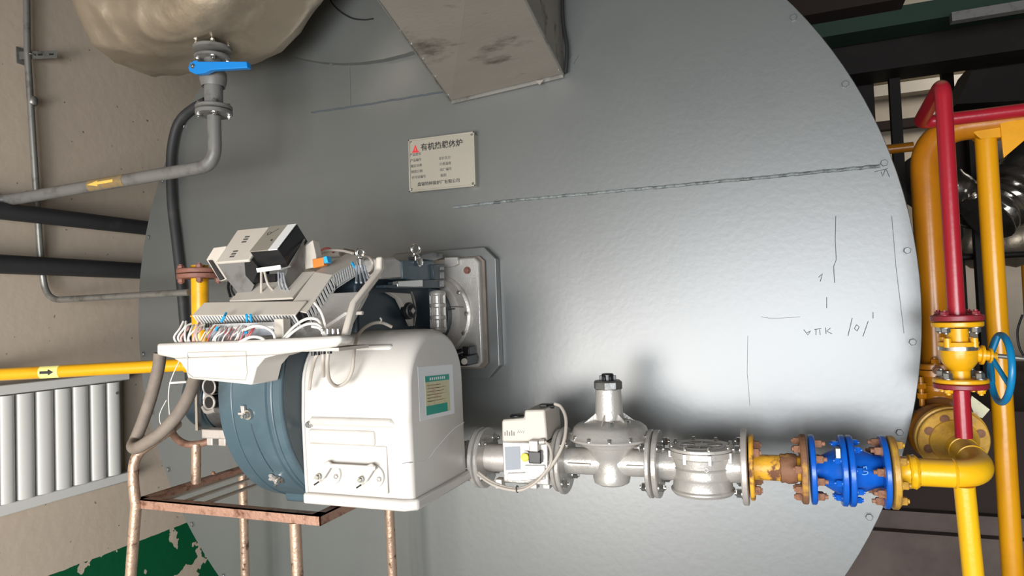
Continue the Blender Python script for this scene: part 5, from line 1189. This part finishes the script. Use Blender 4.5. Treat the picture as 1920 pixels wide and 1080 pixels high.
# shiny foil ducts
def foiltube(pts, r, nm, lab, mm='mirror_foil'):
    b = nb(); sp = smooth_path([P(a, c, y=y) for a, c, y in pts], 10)
    tube(b, sp, lambda i: r*(1+0.05*math.sin(i*1.9)), 28, lambda a, i: 1 + 0.03*math.sin(4*a+i))
    tag(link(b, nm, mm, smooth=60), lab, 'duct')
foiltube([(1990, 265, 2.0), (1925, 325, 1.9), (1885, 375, 1.85), (1850, 410, 1.8)], 0.135, 'foil_duct', 'shiny foil-wrapped duct sloping down behind the ochre post at right')
foiltube([(1740, 325, 1.9), (1790, 350, 1.85), (1815, 380, 2.0), (1828, 405, 2.1)], 0.085, 'foil_duct', 'dark glossy foil duct sloping between the thick ochre pipe and the post')
foiltube([(1790, 450, 3.2), (1850, 455, 3.1), (1990, 440, 3.0)], 0.17, 'foil_duct', 'dull crumpled foil duct running level behind the post', 'foil')
b = nb(); prism(b, [P(a, c, y=2.6) for a, c in ((1866, 250), (1905, 230), (1908, 306), (1872, 336))], (0, 0.3, 0)); tag(link(b, 'vent_box', 'wallback', smooth=0), 'beige sheet box with pointed bottom edge right of the ochre post', 'box')
b = nb(); prism(b, [P(a, c, y=2.4) for a, c in ((1790, 262), (1830, 258), (1832, 345), (1796, 350))], (0, 0.4, 0)); tag(link(b, 'dark_box', 'brownbeam', smooth=0), 'dark brown steel box between the red pipe and the ochre post', 'box')
b = nb(); prism(b, [P(a, c, y=2.8) for a, c in ((1700, 300), (1790, 240), (1960, 205), (1960, 345), (1850, 400), (1760, 400), (1700, 360))], (0, 0.3, 0)); tag(link(b, 'hopper', 'blackbeam', smooth=0), 'large dark hopper mass behind the foil ducts at right', 'hopper')
# small yellow things far away
tag(link(cyl(nb(), P(1917, 440, y=3.6), V((P(1921, 560, y=3.6).x, 3.6, 0)), 0.02, 12), 'gas_pipe', 'ochre'), 'thin ochre upright pipe at the far right edge below the foil duct', 'pipe')
tag(link(cyl(nb(), P(1640, 283, y=1.2), P(1712, 275, y=1.2), 0.022, 14), 'gas_pipe', 'ochre'), 'short ochre pipe stub peeking between black upright and thick pipe', 'pipe')
tag(link(tube(nb(), smooth_path([P(1917, 590, y=1.5), P(1908, 620, y=1.5), P(1911, 650, y=1.5), P(1922, 672, y=1.5)]), 0.005, 8), 'cable', 'black'), 'thin black cable curving down at the right edge beside the handwheel', 'cable')
# low plinth on the right
zpl = P(1800, 955, y=0.9).z
zpt = P(1750, 962, y=0.95).z; zst = P(1750, 1003, y=0.90).z
tag(link(box(nb(), (1.2, 0.90, 0.0), (6.0, 0.949, zst)), 'plinth_step', 'concrete', smooth=0), 'dark low kerb running along the foot of the concrete plinth at lower right', 'kerb')
tag(link(box(nb(), (1.2, 0.95, 0.0), (6.0, 3.5, zpt)), 'equipment_plinth', 'concrete', smooth=0), 'low dark concrete plinth behind the yellow post at lower right', 'plinth')
tag(link(box(nb(), (1.62, 1.0, zpt), (6.0, 3.4, zpt+0.42)), 'steel_tank', 'brownbeam', smooth=0), 'dark brown tank block standing on the plinth at lower right', 'tank')
